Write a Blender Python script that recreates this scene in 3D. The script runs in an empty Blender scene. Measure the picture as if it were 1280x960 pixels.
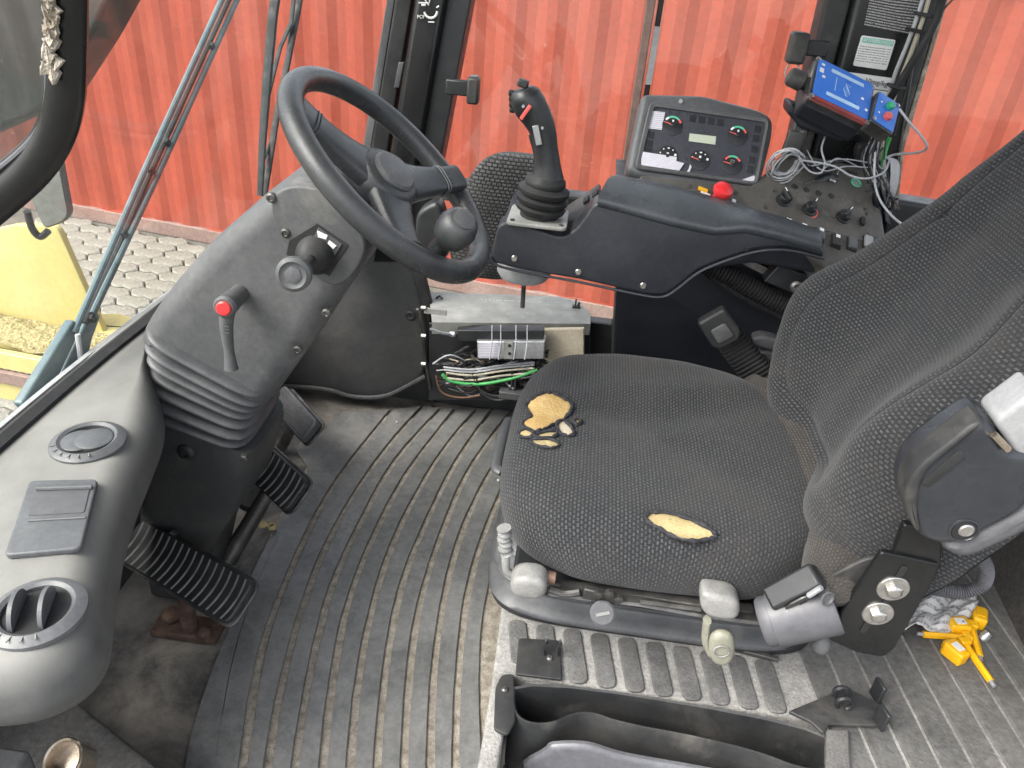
import bpy, bmesh, math, random
from mathutils import Vector, Matrix
random.seed(7)
S = bpy.context.scene
COL = S.collection
R = math.radians
# ------------------------------------------------------------------ camera
F = 961.0                      # focal length in pixels of a 1280 px wide frame
CAMZ = 1.15                    # eye height over the cab floor
_n = Vector((-140, 1570, F)).normalized(); CZ = -_n
CY = Vector((130, -577, F)); CY = (CY - CY.dot(CZ) * CZ).normalized()
CX = CY.cross(CZ)              # vehicle axes seen in camera space (x right, y down, z ahead)
EYE = Vector((0, 0, CAMZ))
cam = bpy.data.cameras.new('camera'); cam.sensor_width = 36; cam.lens = F / 1280 * 36
cam.clip_start = 0.02; cam.clip_end = 400
camo = bpy.data.objects.new('camera', cam); COL.objects.link(camo)
right = Vector((CX.x, CY.x, CZ.x)); down = Vector((CX.y, CY.y, CZ.y)); ahead = Vector((CX.z, CY.z, CZ.z))
camo.matrix_world = Matrix(((right.x, -down.x, -ahead.x, 0), (right.y, -down.y, -ahead.y, 0), (right.z, -down.z, -ahead.z, CAMZ), (0, 0, 0, 1)))
S.camera = camo
# ------------------------------------------------------------------ light
SUN_EL, SUN_AZ = R(50), R(236)          # azimuth from +Y clockwise: behind the open door
w = bpy.data.worlds.new('World'); S.world = w; w.use_nodes = True
nt = w.node_tree; nt.nodes.clear()
sk = nt.nodes.new('ShaderNodeTexSky'); sk.sky_type = 'NISHITA'; sk.sun_disc = False
sk.sun_elevation = SUN_EL; sk.sun_rotation = SUN_AZ; sk.air_density = 1.0; sk.dust_density = 4.0; sk.ozone_density = 0.6
hs = nt.nodes.new('ShaderNodeHueSaturation'); hs.inputs['Saturation'].default_value = 0.35
bg = nt.nodes.new('ShaderNodeBackground'); bg.inputs['Strength'].default_value = 0.15
wo = nt.nodes.new('ShaderNodeOutputWorld')
nt.links.new(sk.outputs[0], hs.inputs['Color']); nt.links.new(hs.outputs[0], bg.inputs[0]); nt.links.new(bg.outputs[0], wo.inputs[0])
sl = bpy.data.lights.new('sun', 'SUN'); sl.energy = 1.5; sl.angle = R(40); sl.color = (1, .96, .9)
so = bpy.data.objects.new('sun', sl); COL.objects.link(so)
sd = Vector((math.sin(SUN_AZ) * math.cos(SUN_EL), math.cos(SUN_AZ) * math.cos(SUN_EL), math.sin(SUN_EL)))
so.rotation_euler = sd.to_track_quat('Z', 'Y').to_euler(); so.location = (0, -3, 6)
S.view_settings.view_transform = 'Standard'; S.view_settings.look = 'None'
S.view_settings.exposure = 1.85; S.view_settings.gamma = 1.0
S.render.engine = 'CYCLES'
S.cycles.use_denoising = True
S.cycles.max_bounces = 10; S.cycles.transparent_max_bounces = 24; S.cycles.glossy_bounces = 4
S.cycles.caustics_reflective = False; S.cycles.caustics_refractive = False

# ------------------------------------------------------------------ picking points in the cab
def ray(px, py):
    d = Vector(((px - 640) / F, (py - 480) / F, 1))
    return Vector((d.dot(CX), d.dot(CY), d.dot(CZ)))
def az(px, py, z):
    d = ray(px, py); return EYE + d * ((z - CAMZ) / d.z)
def ay(px, py, y):
    d = ray(px, py); return EYE + d * (y / d.y)
def ax(px, py, x):
    d = ray(px, py); return EYE + d * (x / d.x)
def apl(px, py, o, n):
    d = ray(px, py); return EYE + d * ((o - EYE).dot(n) / d.dot(n))

# ------------------------------------------------------------------ mesh helpers
def chaikin(p, it=2, closed=True):
    p = [Vector(q) for q in p]
    for _ in range(it):
        q = []
        n = len(p)
        if not closed: q.append(p[0])
        for i in range(n if closed else n - 1):
            a, b = p[i], p[(i + 1) % n]
            q.append(a * .75 + b * .25); q.append(a * .25 + b * .75)
        if not closed: q.append(p[-1])
        p = q
    return p
def cat(p, k=6, closed=False):
    p = [Vector(q) for q in p]; n = len(p); out = []
    for i in range(n if closed else n - 1):
        if closed: a, b, c, d = p[i - 1], p[i], p[(i + 1) % n], p[(i + 2) % n]
        else: a, b, c, d = p[max(i - 1, 0)], p[i], p[i + 1], p[min(i + 2, n - 1)]
        for j in range(k):
            t = j / k
            out.append(.5 * ((2 * b) + (c - a) * t + (2 * a - 5 * b + 4 * c - d) * t * t + (3 * b - a - 3 * c + d) * t ** 3))
    if not closed: out.append(p[-1])
    return out
def fillet(p, r, n=4):
    p = [Vector(q) for q in p]; out = []
    for i in range(len(p)):
        a, b, c = p[i - 1], p[i], p[(i + 1) % len(p)]
        u = (a - b); v = (c - b); rr = min(r, u.length * .45, v.length * .45)
        s = b + u.normalized() * rr; e = b + v.normalized() * rr
        for k in range(n + 1):
            t = k / n; out.append(s * (1 - t) ** 2 + b * 2 * t * (1 - t) + e * t * t)
    return out
def inset2(p, d):
    n = len(p); a = sum(p[i][0] * p[(i + 1) % n][1] - p[(i + 1) % n][0] * p[i][1] for i in range(n))
    s = 1 if a > 0 else -1; out = []
    for i in range(n):
        u = Vector((p[i][0] - p[i - 1][0], p[i][1] - p[i - 1][1])); v = Vector((p[(i + 1) % n][0] - p[i][0], p[(i + 1) % n][1] - p[i][1]))
        if u.length < 1e-9: u = v.copy()
        if v.length < 1e-9: v = u.copy()
        n1 = Vector((-u.y, u.x)).normalized() * s; n2 = Vector((-v.y, v.x)).normalized() * s
        m = n1 + n2
        if m.length < 1e-6: m = n1
        m.normalize(); k = min(1 / max(m.dot(n1), .4), 1.8)
        out.append((p[i][0] + m.x * d * k, p[i][1] + m.y * d * k))
    # an inset wider than a bend folds edges over: pull folded edges together
    for _ in range(60):
        bad = False
        for i in range(n):
            j = (i + 1) % n; ox, oy = p[j][0] - p[i][0], p[j][1] - p[i][1]; qx, qy = out[j][0] - out[i][0], out[j][1] - out[i][1]
            if ox * qx + oy * qy < -1e-12:
                mx_, my_ = (out[i][0] + out[j][0]) / 2, (out[i][1] + out[j][1]) / 2; e = 1e-5 / max(math.hypot(ox, oy), 1e-9)
                out[i] = (mx_ - ox * e, my_ - oy * e); out[j] = (mx_ + ox * e, my_ + oy * e); bad = True
        if not bad: break
    return out
class Fr:
    """local frame: origin, u, v, n"""
    def __init__(s, o, u, v, n=None):
        s.o = Vector(o); s.u = Vector(u).normalized(); v = Vector(v); s.v = (v - v.dot(s.u) * s.u).normalized()
        s.n = s.u.cross(s.v)
        if n is not None and s.n.dot(Vector(n)) < 0: s.n = -s.n
    def __call__(s, a, b, c=0): return s.o + s.u * a + s.v * b + s.n * c
    def px(s, x, y):
        p = apl(x, y, s.o, s.n) - s.o; return (p.dot(s.u), p.dot(s.v))
    def mat(s):
        m = Matrix((s.u, s.v, s.n)).transposed().to_4x4(); m.translation = s.o; return m
YF = Fr((0, 0, 0), (1, 0, 0), (0, 0, 1), (0, 1, 0))      # drawings in a plane of constant Y
class MB:
    def __init__(s): s.v = []; s.f = []; s.uv = None; s.mi = []
    def add(s, vs, fs, m=0):
        o = len(s.v); s.v += [Vector(q) for q in vs]; s.f += [tuple(i + o for i in f) for f in fs]; s.mi += [m] * len(fs); return s
    def box(s, c, sz, fr=None, m=0):
        c = Vector(c); X, Y, Z = (Vector((1, 0, 0)), Vector((0, 1, 0)), Vector((0, 0, 1))) if fr is None else (fr.u, fr.v, fr.n)
        if fr is not None: c = fr(*c)
        vs = [c + X * (a * sz[0] / 2) + Y * (b * sz[1] / 2) + Z * (d * sz[2] / 2) for a in (-1, 1) for b in (-1, 1) for d in (-1, 1)]
        return s.add(vs, [(0, 1, 3, 2), (4, 6, 7, 5), (0, 4, 5, 1), (2, 3, 7, 6), (0, 2, 6, 4), (1, 5, 7, 3)], m)
    def loft(s, rings, c0=True, c1=True, m=0, closed=True):
        n = len(rings[0]); vs = [p for r in rings for p in r]; fs = []
        for i in range(len(rings) - 1):
            for j in range(n if closed else n - 1):
                k = (j + 1) % n; fs.append((i * n + j, i * n + k, (i + 1) * n + k, (i + 1) * n + j))
        if c0: fs.append(tuple(range(n - 1, -1, -1)))
        if c1: fs.append(tuple((len(rings) - 1) * n + j for j in range(n)))
        return s.add(vs, fs, m)
    def tube(s, pts, r, n=8, closed=False, m=0, flat=1.0, up=None):
        pts = [Vector(p) for p in pts]; N = len(pts); rings = []
        rad = r if isinstance(r, (list, tuple)) else [r] * N
        t0 = (pts[1] - pts[0]).normalized()
        a = Vector(up) if up is not None else (Vector((0, 0, 1)) if abs(t0.z) < .9 else Vector((1, 0, 0)))
        for i in range(N):
            if closed: t = (pts[(i + 1) % N] - pts[i - 1])
            else: t = pts[min(i + 1, N - 1)] - pts[max(i - 1, 0)]
            t.normalize(); a = (a - a.dot(t) * t)
            if a.length < 1e-6: a = t.orthogonal()
            a.normalize(); b = t.cross(a)
            rings.append([pts[i] + a * (rad[i] * math.cos(q) * flat) + b * (rad[i] * math.sin(q)) for q in [2 * math.pi * j / n for j in range(n)]])
        if closed: rings.append(rings[0]); return s.loft(rings, False, False, m)
        return s.loft(rings, True, True, m)
    def cyl(s, p0, p1, r0, r1=None, n=20, m=0): return s.tube([p0, p1], [r0, r0 if r1 is None else r1], n, m=m)
    def lathe(s, o, axis, prof, n=28, m=0):
        o = Vector(o); t = Vector(axis).normalized(); a = t.orthogonal().normalized(); b = t.cross(a)
        rings = [[o + t * h + (a * math.cos(q) + b * math.sin(q)) * max(r, 1e-5) for q in [2 * math.pi * j / n for j in range(n)]] for r, h in prof]
        return s.loft(rings, True, True, m)
    def ridge(s, pts, r, dr, pitch, n=12, m=0):
        """corrugated hose along a path"""
        pts = [Vector(p) for p in pts]; L = [0]
        for i in range(1, len(pts)): L.append(L[-1] + (pts[i] - pts[i - 1]).length)
        k = max(int(L[-1] / pitch * 3), 6); q = []; rad = []
        for j in range(k + 1):
            d = L[-1] * j / k; i = 0
            while i < len(pts) - 2 and L[i + 1] < d: i += 1
            t = (d - L[i]) / max(L[i + 1] - L[i], 1e-9); q.append(pts[i].lerp(pts[i + 1], min(t, 1))); rad.append(r + (dr if j % 3 else -dr))
        return s.tube(q, rad, n, m=m)
    def rprism(s, p2, fr, t, r=.004, k=4, n0=0.0, m=0, back=True):
        """outline p2 in the frame's u,v plane, thickness t along n, rounded rims"""
        p2 = [(q[0], q[1]) for q in p2]; rings = []
        for i in range(k + 1):
            th = i / k * math.pi / 2; q = inset2(p2, r * (1 - math.sin(th)))
            rings.append([fr(a, b, n0 + r * (1 - math.cos(th))) for a, b in q])
        if back:
            for i in range(k, -1, -1):
                th = i / k * math.pi / 2; q = inset2(p2, r * (1 - math.sin(th)))
                rings.append([fr(a, b, n0 + t - r * (1 - math.cos(th))) for a, b in q])
        else: rings.append([fr(a, b, n0 + t) for a, b in p2])
        return s.loft(rings, True, True, m)
    def grid(s, P, m=0, cu=False):
        nu, nv = len(P), len(P[0]); fs = []
        for i in range(nu if cu else nu - 1):
            for j in range(nv - 1): fs.append((i * nv + j, ((i + 1) % nu) * nv + j, ((i + 1) % nu) * nv + j + 1, i * nv + j + 1))
        return s.add([p for r in P for p in r], fs, m)
    def build(s, name, mat, parent=None, smooth=35, bevel=0, seg=2, normals=True, label=None):
        me = bpy.data.meshes.new(name); me.from_pydata([tuple(v) for v in s.v], [], s.f)
        for x in (mat if isinstance(mat, (list, tuple)) else [mat]): me.materials.append(M[x] if isinstance(x, str) else x)
        for p, i in zip(me.polygons, s.mi): p.material_index = i
        if s.uv:
            l = me.uv_layers.new(name='UVMap')
            for lp in me.loops: l.data[lp.index].uv = s.uv[lp.vertex_index]
        if normals:
            b = bmesh.new(); b.from_mesh(me); bmesh.ops.recalc_face_normals(b, faces=b.faces); b.to_mesh(me); b.free()
        if smooth: me.shade_smooth(); me.set_sharp_from_angle(angle=R(smooth))
        return place(bpy.data.objects.new(name, me), parent, bevel, seg, label)
def place(o, parent=None, bevel=0, seg=2, label=None):
    COL.objects.link(o)
    if parent is not None:
        o.parent = parent; o.matrix_parent_inverse = Matrix.Translation(-world_loc(parent))
    if bevel:
        b = o.modifiers.new('bevel', 'BEVEL'); b.width = bevel; b.segments = seg; b.limit_method = 'ANGLE'; b.angle_limit = R(40); b.harden_normals = False
    if label: o['label'] = label
    return o
def world_loc(o): return Vector(o.get('_base', (0, 0, 0)))
def tag(o, label, cat, group=None):
    o['label'] = label; o['category'] = cat
    if group: o['group'] = group
    return o
def thing(name, label, cat, loc=(0, 0, 0), group=None):
    o = bpy.data.objects.new(name, None); COL.objects.link(o); o.location = loc; o['_base'] = tuple(loc); o.empty_display_size = .05
    return tag(o, label, cat, group)
def struct(o): o['kind'] = 'structure'; return o
def text(name, body, fr, a, b, size, mat, parent=None, n=.0012, align='CENTER', depth=0.0002, rot=0, sx=1.0):
    cu = bpy.data.curves.new(name, 'FONT'); cu.body = body; cu.size = size; cu.align_x = align; cu.align_y = 'CENTER'; cu.extrude = depth; cu.resolution_u = 3
    t = bpy.data.objects.new('tmp_text', cu); COL.objects.link(t)
    dg = bpy.context.evaluated_depsgraph_get(); me = bpy.data.meshes.new_from_object(t.evaluated_get(dg))
    bpy.data.objects.remove(t)
    f = fr; mm = f.mat() @ Matrix.Translation((a, b, n)) @ Matrix.Rotation(rot, 4, 'Z') @ Matrix.Diagonal((sx, 1, 1, 1))
    me.transform(mm); me.name = name; me.materials.clear(); me.materials.append(M[mat])
    return place(bpy.data.objects.new(name, me), parent)

# ------------------------------------------------------------------ materials
M = {}
def newmat(name):
    m = bpy.data.materials.new(name); m.use_nodes = True; nt = m.node_tree
    for n in list(nt.nodes):
        if n.type not in ('BSDF_PRINCIPLED', 'OUTPUT_MATERIAL'): nt.nodes.remove(n)
    M[name] = m
    return m, nt, nt.nodes['Principled BSDF']
def N(nt, t, **k):
    n = nt.nodes.new('ShaderNode' + t)
    for a, b in k.items():
        if a in n.inputs: n.inputs[a].default_value = b
        else: setattr(n, a, b)
    return n
def ramp(nt, src, stops):
    r = nt.nodes.new('ShaderNodeValToRGB'); e = r.color_ramp.elements
    while len(e) > 1: e.remove(e[0])
    e[0].position = stops[0][0]; e[0].color = stops[0][1] if len(stops[0][1]) == 4 else (*stops[0][1], 1)
    for p, c in stops[1:]:
        x = e.new(p); x.color = c if len(c) == 4 else (*c, 1)
    nt.links.new(src, r.inputs[0]); return r.outputs[0]
def g(v): return (v, v, v, 1)
def pm(name, c, rough=.5, c2=None, sc=12, lo=.45, hi=.7, metal=0, bump=0, bsc=400, rvar=.12, spec=.5, fine=.12, det=6, dust=None, dlo=.5, dhi=.72, dsc=5, dusty_lit_top=None):
    """painted / plastic / metal surface with uneven colour, uneven gloss and fine grain"""
    m, nt, p = newmat(name); L = nt.links.new
    tc = N(nt, 'TexCoord'); co = tc.outputs['Object']
    n1 = N(nt, 'TexNoise', Scale=sc, Detail=det, Roughness=.62); L(co, n1.inputs['Vector'])
    c2 = c2 or tuple(min(x * 1.35 + .004, 1) for x in c)
    col = ramp(nt, n1.outputs[0], [(lo, c), (hi, c2)])
    n2 = N(nt, 'TexNoise', Scale=sc * 14, Detail=4, Roughness=.7); L(co, n2.inputs['Vector'])
    mx = N(nt, 'Mix', data_type='RGBA', blend_type='MULTIPLY'); mx.inputs[0].default_value = 1
    L(col, mx.inputs[6]); L(ramp(nt, n2.outputs[0], [(.25, g(1 - fine * 2)), (.75, g(1 + fine))]), mx.inputs[7]); col = mx.outputs[2]
    if dust:
        n4 = N(nt, 'TexNoise', Scale=dsc, Detail=9, Roughness=.68, Distortion=.4); L(co, n4.inputs['Vector'])
        md = N(nt, 'Mix', data_type='RGBA'); L(ramp(nt, n4.outputs[0], [(dlo, g(0)), (dhi, g(1))]), md.inputs[0]); L(col, md.inputs[6]); md.inputs[7].default_value = (*dust, 1); col = md.outputs[2]
    if dusty_lit_top:                                    # settled dust, wiped in places; also paints the top lit and sides shaded
        ge = N(nt, 'NewGeometry'); sx = N(nt, 'SeparateXYZ'); L(ge.outputs['Normal'], sx.inputs[0])
        n6 = N(nt, 'TexNoise', Scale=9, Detail=6, Roughness=.6); L(co, n6.inputs['Vector'])
        mm = N(nt, 'Math', operation='MULTIPLY'); L(ramp(nt, sx.outputs[2], [(.35, g(0)), (.97, g(1))]), mm.inputs[0]); L(ramp(nt, n6.outputs[0], [(.25, g(.45)), (.7, g(1))]), mm.inputs[1])
        ms = N(nt, 'Mix', data_type='RGBA'); L(mm.outputs[0], ms.inputs[0]); L(col, ms.inputs[6]); ms.inputs[7].default_value = (*dusty_lit_top, 1); col = ms.outputs[2]
    L(col, p.inputs['Base Color'])
    n3 = N(nt, 'TexNoise', Scale=sc * 2.3, Detail=5); L(co, n3.inputs['Vector'])
    L(ramp(nt, n3.outputs[0], [(.3, g(max(rough - rvar, .03))), (.7, g(min(rough + rvar, 1)))]), p.inputs['Roughness'])
    p.inputs['Metallic'].default_value = metal; p.inputs['Specular IOR Level'].default_value = spec
    if bump:
        b = N(nt, 'Bump', Strength=1.0, Distance=bump); nb = N(nt, 'TexNoise', Scale=bsc, Detail=3, Roughness=.6); L(co, nb.inputs['Vector']); L(nb.outputs[0], b.inputs['Height']); L(b.outputs[0], p.inputs['Normal'])
    return m
pm('dash_grey', (.062, .063, .063), .66, (.09, .09, .088), 6, bump=.0003, bsc=900, dust=(.12, .117, .11), dlo=.35, dhi=.85, dsc=9, fine=.06, dusty_lit_top=(.235, .232, .215))  # darker base under the dusty pale top also holds painted-in shade on the nose
pm('column_grey', (.075, .077, .08), .5, (.11, .11, .112), 7, bump=.0003, bsc=1000, dust=(.2, .19, .175), dlo=.55, dhi=.85, dsc=9)
pm('trim_grey', (.08, .083, .088), .45, (.12, .124, .13), 10, bump=.0002, bsc=900)
pm('black_plastic', (.018, .019, .021), .42, (.032, .033, .035), 14, bump=.0002, bsc=900)
pm('black_dusty', (.02, .021, .022), .55, (.05, .048, .045), 10, bump=.0003, bsc=700, dust=(.12, .112, .1), dlo=.52, dhi=.8, dsc=8)
pm('wheel_black', (.035, .037, .04), .3, (.055, .057, .06), 9, bump=.0003, bsc=1100, dust=(.11, .11, .108), dlo=.55, dhi=.9, dsc=6)
pm('console_black', (.026, .028, .036), .42, (.04, .042, .05), 8, bump=.0006, bsc=500)
pm('console_ledge', (.05, .056, .062), .34, (.08, .088, .095), 9, bump=.0003, bsc=500)
pm('navy_panel', (.01, .012, .017), .5, (.016, .018, .024), 5)
pm('pillar_black', (.008, .0085, .009), .3, (.014, .0145, .015), 6, spec=.4)
pm('rubber_black', (.012, .012, .013), .7, (.026, .026, .026), 20)
pm('rubber_bellow', (.06, .062, .066), .5, (.095, .096, .098), 12, dust=(.16, .155, .145), dlo=.56, dhi=.85, dsc=14)
pm('mat_rubber', (.125, .127, .124), .42, (.235, .235, .228), 5, .3, .7, bump=.0004, bsc=60, rvar=.14, dust=(.29, .282, .265), dlo=.5, dhi=.8, dsc=4, fine=.2)
pm('groove_dirt', (.26, .23, .185), .95, (.54, .48, .4), 60, .35, .7, bump=.003, bsc=260, fine=.35)
pm('floor_dirt', (.075, .073, .069), .65, (.12, .114, .104), 7, bump=.0012, bsc=150, dust=(.25, .228, .196), dlo=.38, dhi=.62, dsc=7, fine=.3)
pm('deck_dusty', (.2, .195, .185), .8, (.38, .37, .35), 14, .35, .7, bump=.0015, bsc=220, fine=.25)
pm('deck_pad', (.085, .085, .084), .7, (.17, .166, .158), 18, .35, .72, bump=.0012, bsc=260, fine=.25)
pm('deck_rib', (.08, .079, .076), .62, (.17, .166, .156), 7, .35, .75, bump=.0012, bsc=200, fine=.25)
pm('kick_plastic', (.032, .034, .036), .5, (.06, .059, .056), 5, .4, .75, bump=.0006, bsc=300, dust=(.1, .09, .075), dlo=.56, dhi=.85, dsc=6)
pm('pedal_rubber', (.018, .019, .02), .45, (.035, .035, .035), 20)
pm('pedal_worn', (.06, .06, .058), .55, (.22, .21, .195), 30, .35, .75)
pm('galvanised', (.3, .3, .28), .5, (.42, .415, .39), 18, metal=.25, fine=.1)
pm('zinc_bolt', (.4, .39, .37), .38, (.6, .58, .55), 30, metal=.9)
pm('aluminium', (.5, .51, .53), .4, (.66, .67, .69), 10, metal=.7)
pm('steel_dark', (.09, .088, .085), .45, (.2, .19, .18), 18, metal=.7)
pm('rust', (.06, .034, .024), .85, (.14, .085, .06), 30, bump=.002, bsc=200)
pm('brass_rust', (.2, .12, .09), .6, (.3, .2, .15), 30, metal=.4)
pm('grip_white', (.2, .2, .19), .5, (.31, .305, .29), 25, dust=(.15, .143, .13), dlo=.5, dhi=.75, dsc=60)
pm('grip_cream', (.22, .22, .17), .5, (.3, .295, .24), 25)
pm('grey_shell', (.1, .102, .112), .38, (.14, .142, .155), 9, bump=.0002, bsc=900)
pm('retractor_grey', (.075, .075, .082), .42, (.105, .105, .112), 9)
pm('armrest_black', (.022, .025, .03), .3, (.035, .038, .044), 6)
pm('armrest_base', (.085, .085, .092), .6, (.11, .11, .116), 9, bump=.0004, bsc=700)
pm('light_grey_plastic', (.3, .305, .31), .45, (.38, .38, .38), 10)
pm('foam', (.52, .33, .12), .9, (.66, .48, .22), 30, .35, .75, bump=.002, bsc=240, fine=.12)
pm('foam_pale', (.43, .33, .15), .9, (.55, .45, .25), 25, .35, .75, bump=.002, bsc=240, fine=.12)
pm('torn_edge', (.02, .021, .026), .9, (.06, .06, .068), 200)
pm('container_red', (.255, .039, .017), .62, (.295, .051, .025), 2.2, .35, .72, fine=.1, dust=(.32, .07, .036), dlo=.5, dhi=.85, dsc=1.3)
pm('container_rail', (.2, .12, .1), .8, (.28, .2, .17), 3, .35, .7, fine=.2)
pm('yellow_paint', (.5, .43, .16), .5, (.56, .49, .22), 3, fine=.06)
pm('sand_debris', (.3, .25, .11), .95, (.5, .43, .22), 60, .4, .62, bump=.02, bsc=60, fine=.35)
pm('boom_dark', (.03, .032, .028), .6, (.055, .057, .05), 3)
pm('wiper_teal', (.075, .12, .135), .42, (.11, .16, .175), 20)
pm('wiper_black', (.012, .016, .017), .75, (.02, .026, .027), 20)
pm('paver_stone', (.2, .195, .165), .9, (.31, .3, .255), 3, .3, .75, bump=.004, bsc=80, fine=.22)
pm('ground_sand', (.1, .096, .08), .95, (.17, .162, .14), 2.5, .35, .7, bump=.004, bsc=40, fine=.25)
pm('gauge_face', (.05, .053, .065), .35, (.065, .068, .08), 10)
pm('dial_black', (.022, .023, .027), .4)
pm('white_print', (.75, .75, .73), .6, fine=.03)
pm('grey_print', (.32, .32, .32), .6, fine=.03)
pm('ink', (.05, .05, .05), .6)
pm('paper_white', (.72, .72, .7), .6, (.8, .8, .78), 20, fine=.05)
pm('paper_lilac', (.62, .6, .66), .35, (.68, .66, .72), 20, fine=.08)
pm('green_print', (.1, .48, .3), .5, fine=.03)
pm('pale_green_print', (.22, .55, .46), .5, fine=.03)
pm('red_print', (.72, .12, .1), .45, fine=.03)
pm('lcd', (.5, .54, .44), .25, (.52, .56, .46), 4, fine=.02)
pm('red_plastic', (.7, .03, .035), .3, (.75, .045, .045), 8, fine=.03)
pm('red_dull', (.28, .04, .035), .45)
pm('blue_print', (.035, .17, .62), .35, (.045, .2, .68), 8, fine=.03)
pm('pale_blue_print', (.4, .58, .78), .4, fine=.03)
pm('green_button', (.03, .33, .16), .3)
pm('red_button', (.6, .1, .09), .35)
pm('cable_grey', (.42, .43, .45), .45, (.5, .51, .52), 20)
pm('cable_dark', (.03, .03, .032), .5)
pm('cable_cream', (.5, .46, .36), .5)
pm('cable_green', (.06, .38, .1), .4)
pm('cable_copper', (.18, .09, .05), .5)
pm('tie_white', (.6, .62, .68), .4)
pm('board_cream', (.55, .48, .36), .7, (.68, .6, .47), 12)
pm('seal_yellow', (.8, .42, .01), .35, (.85, .48, .015), 10, fine=.04)
pm('bag_white', (.6, .6, .6), .35, (.78, .78, .78), 14)
pm('torn_seal', (.3, .26, .2), .9, (.55, .5, .42), 60, bump=.004, bsc=300)
pm('rear_panel', (.075, .072, .068), .8, (.11, .106, .1), 8, bump=.0012, bsc=500, fine=.3)
pm('roof_liner', (.3, .3, .29), .9)
pm('keyring', (.55, .53, .5), .25, metal=.9)
pm('warm_steel', (.45, .38, .3), .25, (.6, .52, .42), 10, metal=.9)
pm('mirror_back', (.1, .11, .11), .4)
def glass(name, tint, dusty, gloss=.9):
    m, nt, p = newmat(name); L = nt.links.new; nt.nodes.remove(p); out = nt.nodes['Material Output']
    tr = N(nt, 'BsdfTransparent'); tr.inputs[0].default_value = (*tint, 1)
    gl = N(nt, 'BsdfGlossy', Roughness=.02); gl.inputs[0].default_value = (gloss, gloss, gloss, 1)
    lw = N(nt, 'LayerWeight', Blend=.5); pw = N(nt, 'Math', operation='POWER'); pw.inputs[1].default_value = 5; L(lw.outputs['Facing'], pw.inputs[0])
    fr = N(nt, 'Math', operation='MULTIPLY_ADD'); L(pw.outputs[0], fr.inputs[0]); fr.inputs[1].default_value = .9; fr.inputs[2].default_value = .045
    mx = N(nt, 'MixShader'); L(fr.outputs[0], mx.inputs[0]); L(tr.outputs[0], mx.inputs[1]); L(gl.outputs[0], mx.inputs[2])
    tc = N(nt, 'TexCoord'); mp = N(nt, 'Mapping'); mp.inputs['Scale'].default_value = (9, 9, 1.6); mp.inputs['Rotation'].default_value = (0, .35, 0); L(tc.outputs['Object'], mp.inputs[0])
    n1 = N(nt, 'TexNoise', Scale=2.2, Detail=8, Roughness=.7, Distortion=.8); L(mp.outputs[0], n1.inputs['Vector'])
    n2 = N(nt, 'TexNoise', Scale=220, Detail=2); L(tc.outputs['Object'], n2.inputs['Vector'])
    ma = N(nt, 'Math', operation='ADD'); L(ramp(nt, n1.outputs[0], [(.4, g(.15 * dusty)), (.75, g(dusty))]), ma.inputs[0]); L(ramp(nt, n2.outputs[0], [(.72, g(0)), (.8, g(dusty * 2))]), ma.inputs[1])
    df = N(nt, 'BsdfDiffuse'); df.inputs[0].default_value = (.8, .78, .74, 1)
    m2 = N(nt, 'MixShader'); L(ma.outputs[0], m2.inputs[0]); L(mx.outputs[0], m2.inputs[1]); L(df.outputs[0], m2.inputs[2]); L(m2.outputs[0], out.inputs[0])
    return m
glass('window_glass', (.96, .97, .96), .05)
glass('door_glass', (.62, .66, .66), .10)
glass('clear_plastic', (.9, .9, .9), .06)
def mirror():
    m, nt, p = newmat('mirror'); p.inputs['Metallic'].default_value = 1; p.inputs['Roughness'].default_value = .06; p.inputs['Base Color'].default_value = (.55, .58, .57, 1)
mirror()
def print_rows(name, paper, ink, rows):
    """a label whose print is too small to read: uneven lines of dark specks"""
    m, nt, p = newmat(name); L = nt.links.new; tc = N(nt, 'TexCoord'); sx = N(nt, 'SeparateXYZ'); L(tc.outputs['UV'], sx.inputs[0])
    mu = N(nt, 'Math', operation='MULTIPLY'); mu.inputs[1].default_value = rows; L(sx.outputs[1], mu.inputs[0]); fr = N(nt, 'Math', operation='FRACT'); L(mu.outputs[0], fr.inputs[0])
    mp = N(nt, 'Mapping'); mp.inputs['Scale'].default_value = (rows * 2.2, rows, 1); L(tc.outputs['UV'], mp.inputs[0]); nz = N(nt, 'TexNoise', Scale=1.7, Detail=3, Roughness=.8); L(mp.outputs[0], nz.inputs['Vector'])
    a = ramp(nt, fr.outputs[0], [(.28, g(0)), (.34, g(1)), (.72, g(1)), (.78, g(0))]); b = ramp(nt, nz.outputs[0], [(.44, g(0)), (.5, g(1))])
    mm = N(nt, 'Math', operation='MULTIPLY'); L(a, mm.inputs[0]); L(b, mm.inputs[1]); mx = N(nt, 'Mix', data_type='RGBA'); L(mm.outputs[0], mx.inputs[0]); mx.inputs[6].default_value = (*paper, 1); mx.inputs[7].default_value = (*ink, 1)
    L(mx.outputs[2], p.inputs['Base Color']); p.inputs['Roughness'].default_value = .5
print_rows('print_on_black', (.03, .03, .03), (.5, .5, .5), 16)
print_rows('print_on_white', (.75, .75, .74), (.2, .2, .2), 7)
print_rows('print_on_bag', (.5, .5, .5), (.22, .22, .22), 9)
print_rows('print_on_lilac', (.64, .62, .68), (.3, .3, .34), 9)
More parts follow.
